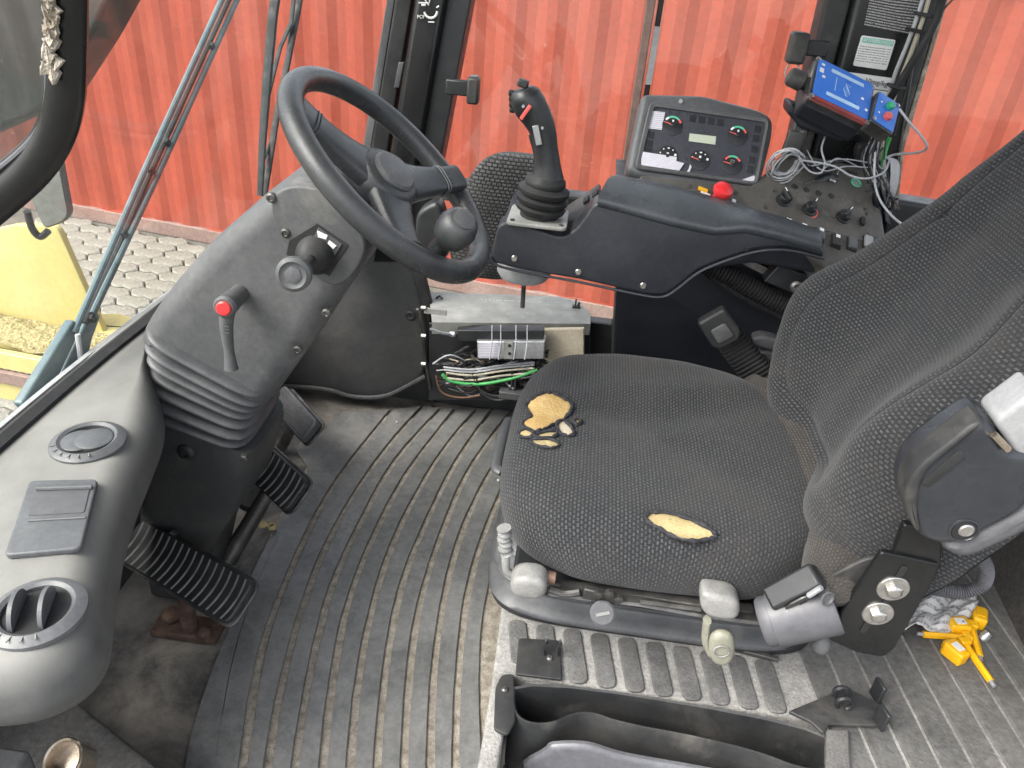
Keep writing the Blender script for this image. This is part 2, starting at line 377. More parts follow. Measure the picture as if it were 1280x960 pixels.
def fabric(name, dark, light, roww=.0074, rowh=.0052, brown=None):
    m, nt, p = newmat(name); L = nt.links.new; tc = N(nt, 'TexCoord'); uv = tc.outputs['UV']
    nz = N(nt, 'TexNoise', Scale=90, Detail=3); L(uv, nz.inputs['Vector'])
    ad = N(nt, 'VectorMath', operation='MULTIPLY_ADD'); L(nz.outputs[1], ad.inputs[0]); ad.inputs[1].default_value = (.0026, .002, 0); L(uv, ad.inputs[2])
    bk = N(nt, 'TexBrick', offset=.5); L(ad.outputs[0], bk.inputs['Vector'])
    bk.inputs['Scale'].default_value = 1; bk.inputs['Brick Width'].default_value = roww; bk.inputs['Row Height'].default_value = rowh
    bk.inputs['Mortar Size'].default_value = .0019; bk.inputs['Mortar Smooth'].default_value = .35; bk.inputs['Bias'].default_value = -.1
    bk.inputs['Color1'].default_value = (*[x * .55 for x in light], 1); bk.inputs['Color2'].default_value = (*light, 1); bk.inputs['Mortar'].default_value = (*dark, 1)
    n2 = N(nt, 'TexNoise', Scale=380, Detail=4, Roughness=.8); L(uv, n2.inputs['Vector'])
    mx = N(nt, 'Mix', data_type='RGBA', blend_type='MULTIPLY'); mx.inputs[0].default_value = 1; L(bk.outputs[0], mx.inputs[6]); L(ramp(nt, n2.outputs[0], [(.3, g(.3)), (.7, g(1.7))]), mx.inputs[7])
    n3 = N(nt, 'TexNoise', Scale=7, Detail=6, Roughness=.65); L(uv, n3.inputs['Vector'])
    m2 = N(nt, 'Mix', data_type='RGBA'); L(ramp(nt, n3.outputs[0], [(.45, g(0)), (.8, g(.45))]), m2.inputs[0]); L(mx.outputs[2], m2.inputs[6]); m2.inputs[7].default_value = (*(brown or (.075, .066, .058)), 1)
    n5 = N(nt, 'TexNoise', Scale=150, Detail=4, Roughness=.8); L(uv, n5.inputs['Vector'])
    m3 = N(nt, 'Mix', data_type='RGBA'); L(ramp(nt, n5.outputs[0], [(.70, g(0)), (.76, g(.5))]), m3.inputs[0]); L(m2.outputs[2], m3.inputs[6]); m3.inputs[7].default_value = (.3, .29, .28, 1)
    L(m3.outputs[2], p.inputs['Base Color']); p.inputs['Roughness'].default_value = .95; p.inputs['Specular IOR Level'].default_value = .2
    p.inputs['Sheen Weight'].default_value = .15; p.inputs['Sheen Roughness'].default_value = .5
    b = N(nt, 'Bump', Strength=.9, Distance=.0016); L(bk.outputs['Fac'], b.inputs['Height']); b.invert = True
    b2 = N(nt, 'Bump', Strength=.6, Distance=.0015); L(n2.outputs[0], b2.inputs['Height']); L(b.outputs[0], b2.inputs['Normal']); L(b2.outputs[0], p.inputs['Normal'])
fabric('seat_fabric', (.024, .025, .027), (.105, .108, .112))
fabric('seat_fabric_worn', (.038, .034, .03), (.115, .106, .096), brown=(.11, .095, .08))
fabric('pad_fabric', (.011, .011, .012), (.085, .085, .085), roww=.011, rowh=.0075, brown=(.03, .03, .03))

# ================================================================== OUTSIDE
GZ = -1.5
o = MB().add([(-120, -120, GZ), (120, -120, GZ), (120, 120, GZ), (-120, 120, GZ)], [(0, 1, 2, 3)]).build('ground', 'ground_sand', smooth=0); struct(o); ground = o
# interlocking pavers, one object each, in the stretch of yard that shows beside the steering column
def paver_mesh():
    L, W, H = .30, .157, .04; pts = []
    out = [(-L / 2, 0), (-L * .30, W * .5), (-L * .05, W * .42), (L * .05, W * .58), (L * .30, W * .5), (L / 2, 0), (L * .30, -W * .5), (L * .05, -W * .42), (-L * .05, -W * .58), (-L * .30, -W * .5)]
    p = inset2(out, .005); q = inset2(out, .016)
    b = MB(); b.loft([[Vector((x, y, 0)) for x, y in p], [Vector((x, y, H - .008)) for x, y in p], [Vector((x, y, H)) for x, y in q]], False, True)
    me = bpy.data.meshes.new('paving_stone'); me.from_pydata([tuple(v) for v in b.v], [], b.f); me.materials.append(M['paver_stone']); return me
pav = paver_mesh(); cang = math.atan(-.1657)
ux, uy = Vector((math.cos(cang), math.sin(cang), 0)), Vector((-math.sin(cang), math.cos(cang), 0))
base = Vector((-3.17, 6.02, GZ))
for r in range(-17, 0):
    for c in range(-6, 6):
        p = base + ux * (c * .24) + uy * (r * .157 + (.0785 if c % 2 else 0) - .06)
        o = bpy.data.objects.new('paving_stone', pav); COL.objects.link(o); o.parent = ground
        o.location = p + Vector((0, 0, .002 + random.uniform(-.004, .004))); o.rotation_euler = (random.uniform(-.012, .012), random.uniform(-.012, .012), cang + random.uniform(-.02, .02))
# red shipping container behind the machine
ct = thing('shipping_container', 'long faded red corrugated steel shipping container behind the cab windows', 'container', base)
prof = []; Lc = 16.0; s0 = -8.5; s = s0
while s < s0 + Lc:
    for d, k in ((.07, 0), (.068, .02), (.072, .02), (.068, 0)): prof.append((s, k)); s += d
def cpt(s, k, z): return base + ux * s + uy * (k + .02) + Vector((0, 0, z))
b = MB(); rows = [.13, .8, 1.6, 2.5]
b.grid([[cpt(s, k, z) for z in rows] for s, k in prof]); b.build('corrugated_panel', 'container_red', ct, smooth=0)
b = MB(); b.box((0, .05, .065), (Lc, .1, .13), Fr(base + ux * (s0 + Lc / 2), ux, uy)); b.build('bottom_rail', 'container_rail', ct, bevel=.01)
b = MB(); b.box((0, .05, 2.55), (Lc, .1, .1), Fr(base + ux * (s0 + Lc / 2), ux, uy)); b.build('top_rail', 'container_red', ct, bevel=.01)
b = MB(); b.box((0, 1.24, 1.3), (Lc, 2.3, 2.58), Fr(base + ux * (s0 + Lc / 2), ux, uy)); b.build('container_body', 'container_red', ct, bevel=.01)
b = MB()
b.grid([[cpt(s, .07 + .006 * math.sin(s * 9), .128 + .014 * math.sin(s * 5) + .01 * math.sin(s * 13)), cpt(s, -.012, .13 + .012 * math.sin(s * 6)), cpt(s, -.014, .112)] for s in [s0 + Lc * i / 300 for i in range(301)]])
b.build('rail_edge', 'container_red', ct, smooth=0)

# yellow front frame of the loader, seen through the windscreen
yf = thing('loader_front_frame', 'pale yellow painted steel front frame of the loader with sand on its deck', 'loader frame', (-1.9, 2.2, -.6))
def pY(l, y): return [(ay(a, b_, y).x, ay(a, b_, y).z) for a, b_ in l]
FY = 2.45
def YFr(y): return Fr((0, y, 0), (1, 0, 0), (0, 0, 1), (0, 1, 0))
b = MB(); b.rprism(fillet([Vector(q) for q in pY([(-190, 330), (-190, 470), (-60, 505), (40, 440), (137, 432), (71, 283), (20, 281)], FY)], .03), YFr(FY), .03, .004); b.build('side_plate', 'yellow_paint', yf)
dz = ay(38, 402, FY).z
def az2(l, z): return [(az(a, b_, z).x, az(a, b_, z).y) for a, b_ in l]
ZF = lambda z: Fr((0, 0, z), (1, 0, 0), (0, 1, 0), (0, 0, 1))
b = MB(); b.rprism(az2([(-190, 402), (25, 402), (150, 400), (215, 420), (150, 470), (58, 448), (-10, 432), (-190, 395)], dz - .035), ZF(dz - .035), .03, .003); b.build('deck', 'yellow_paint', yf)
# debris lying on the deck: low uneven heap
P = []
for i in range(41):
    row = []
    for j in range(17):
        a, c = i / 40, j / 16; x0, y0 = -2.6 + a * 1.05, 2.30 + c * .15 + .06 * (1 - c) * math.sin(a * 7)
        h = .05 * math.exp(-((a - .35) ** 2 / .06 + (c - .6) ** 2 / .18)) + .012 * random.random() - .006
        row.append(Vector((x0, y0, dz - .004 + h)))
    P.append(row)
b = MB(); b.grid(P); b.build('sand_heap', 'sand_debris', yf)
lip = [az(-10, 436, dz), az(58, 449, dz)]; du = (lip[1] - lip[0]).normalized()
f = Fr(lip[0], du, (0, 0, 1))
b = MB(); b.box((.1, -.035, .0), (1.2, .07, .03), f); b.build('front_lip', 'yellow_paint', yf, bevel=.004)
b = MB(); b.box((.1, -.1, .02), (1.2, .05, .02), f); b.build('hose_guard', 'container_rail', yf, bevel=.003)
b = MB(); b.box((.1, -.17, .0), (1.2, .08, .03), f); b.build('lower_step', 'yellow_paint', yf, bevel=.004)
hose = [f(-.45 + i * .006, -.115, -.012) for i in range(180)]
b = MB(); b.ridge(hose, .017, .004, .03, 10); b.build('spiral_hose', 'cable_dark', yf)
# dark lift arm above it
la = MB(); la.rprism(fillet([Vector(q) for q in pY([(-330, -120), (170, -60), (108, 56), (58, 135), (-120, 215), (-330, 260)], 2.6)], .06), YFr(2.6), .22, .02)
tag(la.build('lift_arm', 'boom_dark'), 'dark olive lift arm of the loader above the yellow frame', 'lift arm')
# wing mirror clamped to the yellow plate
wm = thing('wing_mirror', 'small rectangular rear view mirror with black bracket by the yellow plate', 'mirror', ay(58, 300, 2.3))
out = fillet([Vector(q) for q in pY([(30, 215), (74, 198), (87, 268), (80, 278), (55, 287), (38, 250)], 2.3)], .02)
b = MB(); b.rprism(out, YFr(2.3), .03, .008); b.build('housing', 'mirror_back', wm)
b = MB(); b.rprism(inset2([(q.x, q.y) for q in out], .006), YFr(2.297), .004, .001); b.build('mirror_glass', 'mirror', wm)
b = MB(); b.tube(cat([ay(34, 264, 2.31), ay(40, 285, 2.32), ay(50, 296, 2.33), ay(60, 289, 2.33)], 4), .012, 8); b.build('bracket', 'black_plastic', wm)

# ================================================================== CAB SHELL
# windscreen: curved pane from the left door post round to the right front pillar
wplan = cat([(-.69, .18), (-.695, .6), (-.695, 1.0), (-.66, 1.35), (-.47, 1.705)], 8)
def wpt(p, z): return Vector((p[0] + (z - .5) * .05, p[1], z))
wn = []
for i, p in enumerate(wplan):
    t = (wplan[min(i + 1, len(wplan) - 1)] - wplan[max(i - 1, 0)]); wn.append(Vector((-t.y, t.x)).normalized())
b = MB()
b.loft([[wpt(p, .5) for p in wplan] + [wpt(p + n * .006, .5) for p, n in reversed(list(zip(wplan, wn)))], [wpt(p, 1.72) for p in wplan] + [wpt(p + n * .006, 1.72) for p, n in reversed(list(zip(wplan, wn)))]])
o = b.build('windscreen', 'window_glass', smooth=60); tag(o, 'clear curved front windscreen behind the wipers', 'window')
b = MB(); q = [wpt(p - n * .012, .535) for p, n in zip(wplan, wn)]
rings = [[c + Vector((0, 0, a)) - Vector((n.x, n.y, 0)) * e for a, e in ((-.03, -.014), (.004, -.014), (.008, -.006), (.004, .008), (-.03, .01))] for c, n in zip(q, wn)]
b.loft(rings); o = b.build('windscreen_gasket', 'rubber_black'); tag(o, 'black rubber gasket along the foot of the windscreen beside the dashboard', 'gasket')
b = MB(); b.loft([[wpt(p + n * .022, z) for p, n in zip(wplan, wn)] + [wpt(p + n * .03, z) for p, n in reversed(list(zip(wplan, wn)))] for z in (.46, .525)])
o = b.build('front_sill', 'light_grey_plastic'); struct(o)
# floor, walls, roof
b = MB(); b.box((.1, .98, -.03), (1.75, 1.56, .06)); struct(b.build('cab_floor', 'floor_dirt', smooth=0))
b = MB(); b.rprism([(-.86, 0), (1.2, 0), (1.2, .30), (-.02, .30), (-.02, .27), (-.86, .27)], YFr(1.735), .03, .001); struct(b.build('cab_wall_right', 'kick_plastic', smooth=0))
b = MB(); b.box((-.80, .95, .19), (.04, 1.6, .40)); struct(b.build('cab_wall_front', 'kick_plastic', smooth=0))
b = MB(); b.rprism(fillet([Vector(q) for q in [(-.72, .16), (1.25, .16), (1.25, 1.78), (-.5, 1.78), (-.7, 1.4)]], .1), ZF(1.72), .08, .03); struct(b.build('cab_roof', 'roof_liner'))
b = MB(); b.rprism([(.9, .2), (1.25, .2), (1.25, .75), (.97, .75)], YFr(1.0), .74, .02); struct(b.build('cab_wall_rear', 'rear_panel'))
# right-hand windows
def pane(name, l, y, label, mt='window_glass'):
    b = MB(); b.rprism(l, YFr(y), .005, .0005, 1); return tag(b.build(name, mt, smooth=0), label, 'window')
pane('side_window', [(-.45, .615), (.118, .615), (.118, 1.72), (-.36, 1.72)], 1.722, 'front sliding pane of the right side window behind the joystick')
pane('side_window', [(.085, .615), (.5, .615), (.5, 1.72), (.085, 1.72)], 1.735, 'rear sliding pane of the right side window above the instrument panel')
pane('side_window', [(-.36, .30), (.2, .30), (.2, .585), (-.40, .585)], 1.728, 'low side window pane below the joystick console')
pane('side_window', [(.66, .60), (1.22, .66), (1.22, 1.72), (.60, 1.72)], 1.725, 'rear right corner window pane beside the backrest')
b = MB(); b.rprism(fillet([Vector(q) for q in [(-.46, .583), (.5, .583), (.5, .622), (-.46, .622)]], .008), YFr(1.69), .06, .006); tag(b.build('window_rail', 'black_plastic'), 'black cross rail under the side window behind the console', 'window rail')
# overlapping edge of the sliding panes
sd_ = thing('sliding_window_edge', 'grey aluminium and black rubber meeting edge of the sliding side panes', 'window frame', (.1, 1.71, .62))
b = MB(); b.box((.088, 1.712, 1.17), (.017, .016, 1.1)); b.build('aluminium_edge', 'container_rail', sd_, bevel=.002)
b = MB(); b.box((.108, 1.718, 1.17), (.010, .02, 1.1)); b.build('rubber_strip', 'rubber_black', sd_, bevel=.002)
b = MB(); b.box((.108, 1.706, .925), (.012, .004, .11)); b.build('worn_strip', 'light_grey_plastic', sd_)
# rear right sill
b = MB(); b.rprism([(.60, .60), (1.25, .56), (1.25, .66), (.60, .70)], YFr(1.68), .07, .01); tag(b.build('rear_window_rail', 'black_plastic'), 'black sill rail below the rear right window pane beside the seat', 'window rail')
# right front pillar
pa = thing('front_pillar', 'glossy black right front cab pillar with white pictogram sticker', 'pillar', (-.45, 1.7, .5))
def strip(l, y, t, r=.006): 
    b = MB(); b.rprism([Vector(q) for q in pY(l, y)], YFr(y), t, r); return b
strip([(493, -60), (503, -60), (440, 330), (430, 330)], 1.70, .03, .002).build('gasket_edge', 'trim_grey', pa)
strip([(503, -60), (525, -60), (462, 330), (440, 330)], 1.685, .05, .006).build('rubber_gasket', 'rubber_black', pa)
strip([(527, -60), (568, -60), (500, 330), (464, 330)], 1.655, .09, .014).build('post', 'pillar_black', pa)
strip([(568, -60), (600, -60), (527, 330), (500, 330)], 1.675, .07, .006).build('window_channel', 'black_plastic', pa)
strip([(498, 78), (505, 78), (499, 110), (492, 110)], 1.68, .01, .002).build('gasket_joint', 'trim_grey', pa)
pf = Fr(ay(536, 12, 1.652), (1, 0, .06), (-.17, 0, 1), (0, -1, 0))
b = MB(); b.tube([pf(.013 * math.cos(t) + .004, .013 * math.sin(t) - .002, .001) for t in [R(190 + k * 14) for k in range(13)]], .0022, 5); b.tube([pf(-.008, .02, .001), pf(0, .008, .001), pf(.004, .02, .001)], .0015, 5)
b.tube([pf(-.014, .008, .001), pf(-.006, .008, .001)], .002, 5); b.tube([pf(.016, .004, .001), pf(.021, .007, .001)], .0015, 5); b.box((.004, -.022, .0006), (.012, .002, .001), pf); b.box((-.01, .012, .0006), (.02, .002, .001), pf)
b.build('pictogram', 'white_print', pa)
text('sticker_text', 'PCF', pf, -.0165, -.0135, .009, 'white_print', pa, n=.001)
lt = thing('window_latch', 'black plastic window latch on a short arm beside the front pillar', 'latch', ay(578, 110, 1.63))
LF = Fr(ay(580, 110, 1.635), (1, 0, 0), (0, 0, 1), (0, -1, 0))
b = MB(); b.box((-.012, 0, 0), (.05, .03, .016), LF); b.build('arm', 'black_plastic', lt, bevel=.003)
b = MB(); b.box((.021, -.001, .008), (.024, .052, .03), LF); b.build('block', 'black_dusty', lt, bevel=.005)
b = MB(); b.box((.021, .026, .008), (.016, .003, .02), LF); b.build('cap', 'trim_grey', lt, bevel=.001)
# right rear pillar with stickers
pb = thing('rear_pillar', 'wide black right rear cab pillar carrying stickers and cables', 'pillar', (.5, 1.68, .55))
strip([(1046, -60), (1082, -60), (1008, 215), (1000, 300), (965, 300), (985, 200)], 1.665, .07, .008).build('window_gasket', 'black_dusty', pb)
strip([(1084, -60), (1172, -60), (1108, 300), (1002, 300), (1012, 215)], 1.65, .09, .012).build('post', 'pillar_black', pb)
strip([(1178, -60), (1196, -60), (1132, 158), (1118, 262), (1100, 262), (1112, 180)], 1.66, .07, .006).build('rear_gasket', 'black_dusty', pb)
strip([(1198, -60), (1203, -60), (1131, 185), (1122, 262), (1117, 262), (1127, 175)], 1.67, .05, .002).build('gasket_edge', 'torn_seal', pb)
def label_quad(name, px4, y, mat, parent, th=.0008, r=.0):
    pts = [ay(a, b_, y) for a, b_ in px4]     # TL TR BR BL
    b = MB(); n = Vector((0, th, 0)); b.add(pts + [p + n for p in pts], [(0, 1, 2, 3), (4, 5, 6, 7), (0, 1, 5, 4), (1, 2, 6, 5), (2, 3, 7, 6), (3, 0, 4, 7)])
    b.uv = [(0, 1), (1, 1), (1, 0), (0, 0)] * 2
    return b.build(name, mat, parent, smooth=0)
SY = 1.6488
label_quad('warning_text_sticker', [(1092, -22), (1156, -14), (1142, 44), (1080, 32)], SY, 'print_on_black', pb)
b = MB(); b.rprism(fillet([Vector(q) for q in pY([(1077, 44), (1120, 50), (1108, 88), (1066, 82)], SY)], .004), YFr(SY), .0008, .0003); b.build('instruction_sticker', 'paper_white', pb)
label_quad('sticker_header', [(1079, 46.5), (1118, 51.5), (1116, 58), (1077.5, 53)], SY - .0006, 'pale_green_print', pb, .0004)
label_quad('sticker_lines', [(1075, 56), (1114, 61), (1107, 82), (1069, 77)], SY - .0006, 'print_on_white', pb, .0004)
q0, q1 = ay(1079, 50, SY), ay(1118, 55, SY); q2 = ay(1077, 56, SY)
tf = Fr(q0.lerp(q1, .5), q1 - q0, q0 - q2, (0, -1, 0)); text('header_text', 'ANWEISUNGEN', tf, 0, 0, .0085, 'white_print', pb, n=.0012, sx=.95)
b = MB(); b.rprism([Vector(q) for q in pY([(1060, 90), (1118, 98), (1113, 114), (1056, 106)], SY)], YFr(SY), .0008, .0003); b.build('limit_sticker', 'paper_white', pb)
q0, q1 = ay(1077, 100, SY), ay(1113, 106, SY); tf = Fr(q0.lerp(q1, .5), q1 - q0, (-.2, 0, 1), (0, -1, 0)); text('limit_text', '10mg/kg', tf, 0, 0, .0135, 'ink', pb, n=.0012)
b = MB(); b.rprism([Vector(q) for q in pY([(1092, 112), (1113, 115), (1109, 127), (1090, 124)], SY)], YFr(SY - .0008), .0008, .0003); b.build('small_sticker', 'paper_white', pb)
lt = thing('window_latch', 'black plastic window latch with wire beside the blue terminal', 'latch', ay(1000, 60, 1.63))
LF = Fr(ay(1003, 60, 1.62), (1, 0, 0), (0, 0, 1), (0, -1, 0))
b = MB(); b.box((.026, .002, 0), (.04, .028, .016), LF); b.build('arm', 'black_plastic', lt, bevel=.003)
b = MB(); b.box((-.011, .0, .006), (.033, .055, .034), LF); b.build('block', 'black_dusty', lt, bevel=.006)
b = MB(); b.tube(cat([LF(-.018, -.027, .006), LF(-.022, -.045, .006), LF(-.012, -.06, .006)], 5), .0015, 6); b.tube(cat([LF(-.004, -.027, .006), LF(.006, -.04, .006), LF(.012, -.055, .004)], 5), .0015, 6); b.build('wire', 'cable_grey', lt)
# cables down the rear pillar
def cable(name, pts, r, mat, label, group=None, n=8, k=6):
    b = MB(); b.tube(cat(pts, k), r, n); return tag(b.build(name, mat, smooth=60), label, 'cable', group)
cable('pillar_cable', [ay(1168, -30, 1.62), ay(1158, 10, 1.62), ay(1140, 62, 1.62), ay(1118, 120, 1.625), ay(1106, 160, 1.63), ay(1100, 200, 1.63)], .0042, 'cable_cream', 'cream cable running down the rear pillar between the grey and black ones')
cable('pillar_cable', [ay(1160, -30, 1.622), ay(1150, 10, 1.62), ay(1134, 55, 1.62), ay(1118, 95, 1.625), ay(1106, 140, 1.63)], .0038, 'cable_grey', 'pale grey cable nearest the stickers on the rear pillar')
cable('pillar_conduit', [ay(1184, -30, 1.60), ay(1172, 20, 1.60), ay(1150, 62, 1.60), ay(1122, 108, 1.61), ay(1110, 128, 1.63)], .0075, 'rubber_black', 'thick black conduit crossing the cables on the rear pillar')
cable('thin_cable', [ay(1200, -10, 1.6), ay(1176, 16, 1.6), ay(1160, 42, 1.61), ay(1142, 80, 1.64), ay(1130, 120, 1.65), ay(1118, 170, 1.65)], .0018, 'cable_dark', 'thin black cable leaving the rear pillar at upper right')
cable('pillar_cable', [ay(1112, 172, 1.6), ay(1106, 190, 1.6), ay(1102, 215, 1.59)], .0045, 'cable_green', 'pale green cable stub below the small blue button box')
for i, (px, py) in enumerate([(1154, 18), (1144, 38), (1120, 108)]):
    b = MB(); c = ay(px, py, 1.613); b.box((0, 0, 0), (.03, .006, .02), Fr(c, (1, 0, -.1), (.1, 0, 1), (0, -1, 0))); b.build('cable_tie', ['black_plastic', 'rubber_black', 'black_plastic'][i], pb, bevel=.001)

# wipers outside the windscreen
w1 = thing('windscreen_wiper', 'grey green twin tube wiper arm leaning across the windscreen', 'wiper', ax(60, 490, -.76))
def wx(a, b_, x=-.75): return ax(a, b_, x)
for l in ([(92, 416), (178, 219), (277, 0), (305, -60)], [(116, 392), (197, 219), (296, 0), (324, -60)]):
    b = MB(); b.tube([wx(*q) for q in l], .0056, 10); b.build('tube', 'wiper_teal', w1)
b = MB(); b.tube([wx(106, 404, -.757), wx(187, 219, -.757), wx(286, 0, -.757), wx(314, -60, -.757)], .005, 8); b.build('wiper_blade', 'rubber_black', w1)
for (p, q) in (((112, 396), (94, 416)),):
    b = MB(); b.rprism(fillet([Vector((0, -.012)), Vector((.0, .012)), Vector((-.16, .024)), Vector((-.16, -.024))], .006), Fr(wx(98, 405), wx(98, 405) - wx(28, 535), (0, 1, 0)), .016, .004); b.build('arm_head', 'wiper_teal', w1)
b = MB(); f = Fr(wx(122, 390, -.755), wx(122, 390, -.755) - wx(88, 470, -.755), (0, 1, 0)); b.rprism(fillet([Vector((0, -.013)), Vector((0, .013)), Vector((-.045, .016)), Vector((-.075, .026)), Vector((-.15, .02)), Vector((-.15, -.02)), Vector((-.06, -.016))], .006), f, .014, .004); b.build('arm_socket', 'wiper_teal', w1)
b = MB(); b.tube(cat([wx(97, 418, -.735), wx(101, 450, -.735), wx(104, 480, -.735)], 5), .004, 8); b.build('washer_hose', 'cable_grey', w1)
for px, py in ((186, 213), (206, 178), (262, 58), (152, 292), (112, 398)):
    b = MB(); c = wx(px + 3, py, -.752); b.box((0, 0, 0), (.01, .014, .01), Fr(c, wx(285, 0) - wx(96, 412), (0, 1, 0))); b.build('clip', 'wiper_black', w1, bevel=.002)
w2 = thing('windscreen_wiper', 'black upright wiper with blade standing behind the steering wheel rim', 'wiper', ax(326, 243, -.78))
def w2p(a, b_, x=-.80): return ax(a, b_, x)
b = MB(); b.tube([w2p(350, -40), w2p(341, 20), w2p(333, 110), w2p(328, 180), w2p(325, 245)], [.013, .013, .012, .010, .008], 8, flat=.6); b.build('arm', 'wiper_black', w2)
b = MB(); b.tube([w2p(381, -40), w2p(372, 15), w2p(357, 90), w2p(345, 150), w2p(330, 245)], .009, 8, flat=.6); b.build('wiper_blade', 'rubber_black', w2)
b = MB(); b.tube([w2p(368, -10, -.805), w2p(364, 28, -.805), w2p(350, 60, -.805), w2p(335, 120, -.805), w2p(327, 190, -.805)], .006, 8, flat=.6); b.build('blade_bow', 'wiper_black', w2)
b = MB(); b.tube([w2p(364, 28, -.806), w2p(360, 62, -.806), w2p(358, 92, -.806)], .004, 8); b.tube([w2p(346, 150, -.806), w2p(338, 178, -.806), w2p(328, 205, -.806)], .004, 8); b.build('blade_yoke', 'wiper_black', w2)

# open door at upper left, close to the lens
dr = thing('cab_door', 'black framed tinted cab door standing open with torn edge seal', 'door', ay(60, 150, .42))
DY = .42
fp = cat([ay(82, -120, DY), ay(83, -30, DY), ay(83, 60, DY), ay(81, 120, DY), ay(70, 165, DY), ay(46, 205, DY), ay(8, 242, DY), ay(-60, 298, DY), ay(-150, 365, DY)], 6)
b = MB(); b.tube(fp, .0085, 12, flat=1.3); b.build('frame', 'pillar_black', dr)
ip = cat([ay(61, -120, DY), ay(62, 60, DY), ay(59, 130, DY), ay(46, 165, DY), ay(18, 195, DY), ay(-40, 238, DY), ay(-150, 318, DY)], 6)
b = MB(); b.tube(ip, .003, 8); b.build('glass_seal', 'rubber_black', dr)
b = MB(); b.tube([p + Vector((.0015, -.004, 0)) for p in ip], .0016, 6); b.build('chrome_line', 'grey_shell', dr)
q = [(p.x, p.z) for p in fp]; q += [(q[-1][0] - .2, q[-1][1]), (q[-1][0] - .2, q[0][1])]
b = MB(); b.rprism(q, YFr(DY), .005, .0005, 1); b.build('glass', 'door_glass', dr, smooth=0)
# torn piece of seal: ragged flakes along the frame
for k in range(26):
    y0 = -6 + k * 3.9; c = ay(63 + random.uniform(-5, 5), y0, DY - .012)
    b = MB(); n = 5; pts = [c + Vector((random.uniform(.001, .0042) * math.cos(t), random.uniform(-.003, .001), random.uniform(.0015, .006) * math.sin(t))) for t in [2 * math.pi * i / n for i in range(n)]]
    b.add(pts + [p + Vector((0, .003, 0)) for p in pts], [tuple(range(n)), tuple(range(n, 2 * n))] + [(i, (i + 1) % n, n + (i + 1) % n, n + i) for i in range(n)]); b.build('torn_seal_flake', 'torn_seal', dr, smooth=0)
# ================================================================== FLOOR MAT
mat_ = thing('floor_mat', 'worn black rubber floor mat with curved ribs and dirt packed grooves', 'floor mat', (-.3, 1.1, 0))
MZ = .006
def z3(l): return [(300 + a / 3.2, 480 + c / 3.2) for a, c in l]
G = [
 [(225, 1300), (262, 954), (285, 810), (303, 760), (338, 680), (378, 604), (402, 560), (440, 515)],
 [(268, 1300), (303, 950), (331, 794), (362, 715), (392, 650), (420, 600), (470, 535), (490, 512)],
 [(300, 1300)] + [(333, 960)] + z3([(225, 950), (320, 690), (430, 480), (510, 350), (600, 230), (730, 90)]),
 [(345, 1300)] + [(367, 960)] + z3([(320, 950), (390, 740), (480, 560), (560, 390), (640, 270), (720, 190), (800, 100)]),
 [(388, 1300)] + [(401, 960)] + z3([(410, 950), (490, 690), (590, 500), (650, 370), (750, 240), (860, 100)]),
 [(430, 1300)] + [(436, 960)] + z3([(510, 950), (580, 700), (660, 530), (740, 370), (830, 230), (950, 100)]),
 [(472, 1300)] + [(470, 960)] + z3([(605, 950), (680, 700), (750, 540), (810, 400), (900, 250), (1010, 100)]),
 [(512, 1300)] + [(503, 960)] + z3([(700, 950), (760, 720), (830, 530), (900, 360), (980, 240), (1085, 110)]),
 [(552, 1300)] + [(536, 960)] + z3([(795, 950), (840, 720), (900, 560), (960, 410), (1030, 300), (1140, 130)]),
 [(592, 1300)] + [(569, 960)] + z3([(885, 950), (930, 750), (980, 580), (1045, 420), (1110, 310), (1200, 150)]),
 [(640, 1300)] + [(605, 960)] + z3([(975, 950), (1015, 750), (1060, 600), (1130, 440), (1200, 310), (1280, 180)]),
]
G = [[az(a, c, MZ) for a, c in l] for l in G]
def resample(l, n):
    l = cat(l, 8); L = [0]
    for i in range(1, len(l)): L.append(L[-1] + (l[i] - l[i - 1]).length)
    out = []
    for j in range(n):
        d = L[-1] * j / (n - 1); i = 0
        while i < len(l) - 2 and L[i + 1] < d: i += 1
        out.append(l[i].lerp(l[i + 1], (d - L[i]) / max(L[i + 1] - L[i], 1e-9)))
    return out
NS = 40
G = [resample(l, NS) for l in G]
for _ in range(14):
    G = [[l[0]] + [l[i].lerp((l[i - 1] + l[i + 1]) / 2, .5) for i in range(1, NS - 1)] + [l[-1]] for l in G]
b = MB()
rows = [[p + Vector((0, 0, -.004)) for p in (G[0][i] + Vector((-.012, 0, 0)), G[-1][i] + Vector((.03, 0, 0)))] for i in range(NS)]
b.grid(rows); b.build('packed_dirt', 'groove_dirt', mat_, smooth=0)
for k in range(len(G) - 1):
    a, c = G[k], G[k + 1]; rings = []
    for i in range(NS):
        wv = (c[i] - a[i]); wl = wv.length; wv.normalize()
        gw = .0056 + .0008 * math.sin(i * .5 + k * 2) + random.uniform(-.0005, .0005)
        if k == 0: gw *= 1.2
        far = i / (NS - 1); gw *= (1.15 if far < .6 else 1.15 - .9 * (far - .6))
        p, q = a[i] + wv * gw, c[i] - wv * gw; up = Vector((0, 0, 1)); zz = random.uniform(-.0004, .0004)
        rings.append([p - up * .005, p + wv * .0004 + up * (.0012 + zz), p + wv * .0014 + up * (.002 + zz), q - wv * .0014 + up * (.002 + zz), q - wv * .0004 + up * (.0012 + zz), q - up * .005])
    b = MB(); b.loft(rings); b.build('rib', 'mat_rubber', mat_, smooth=22)
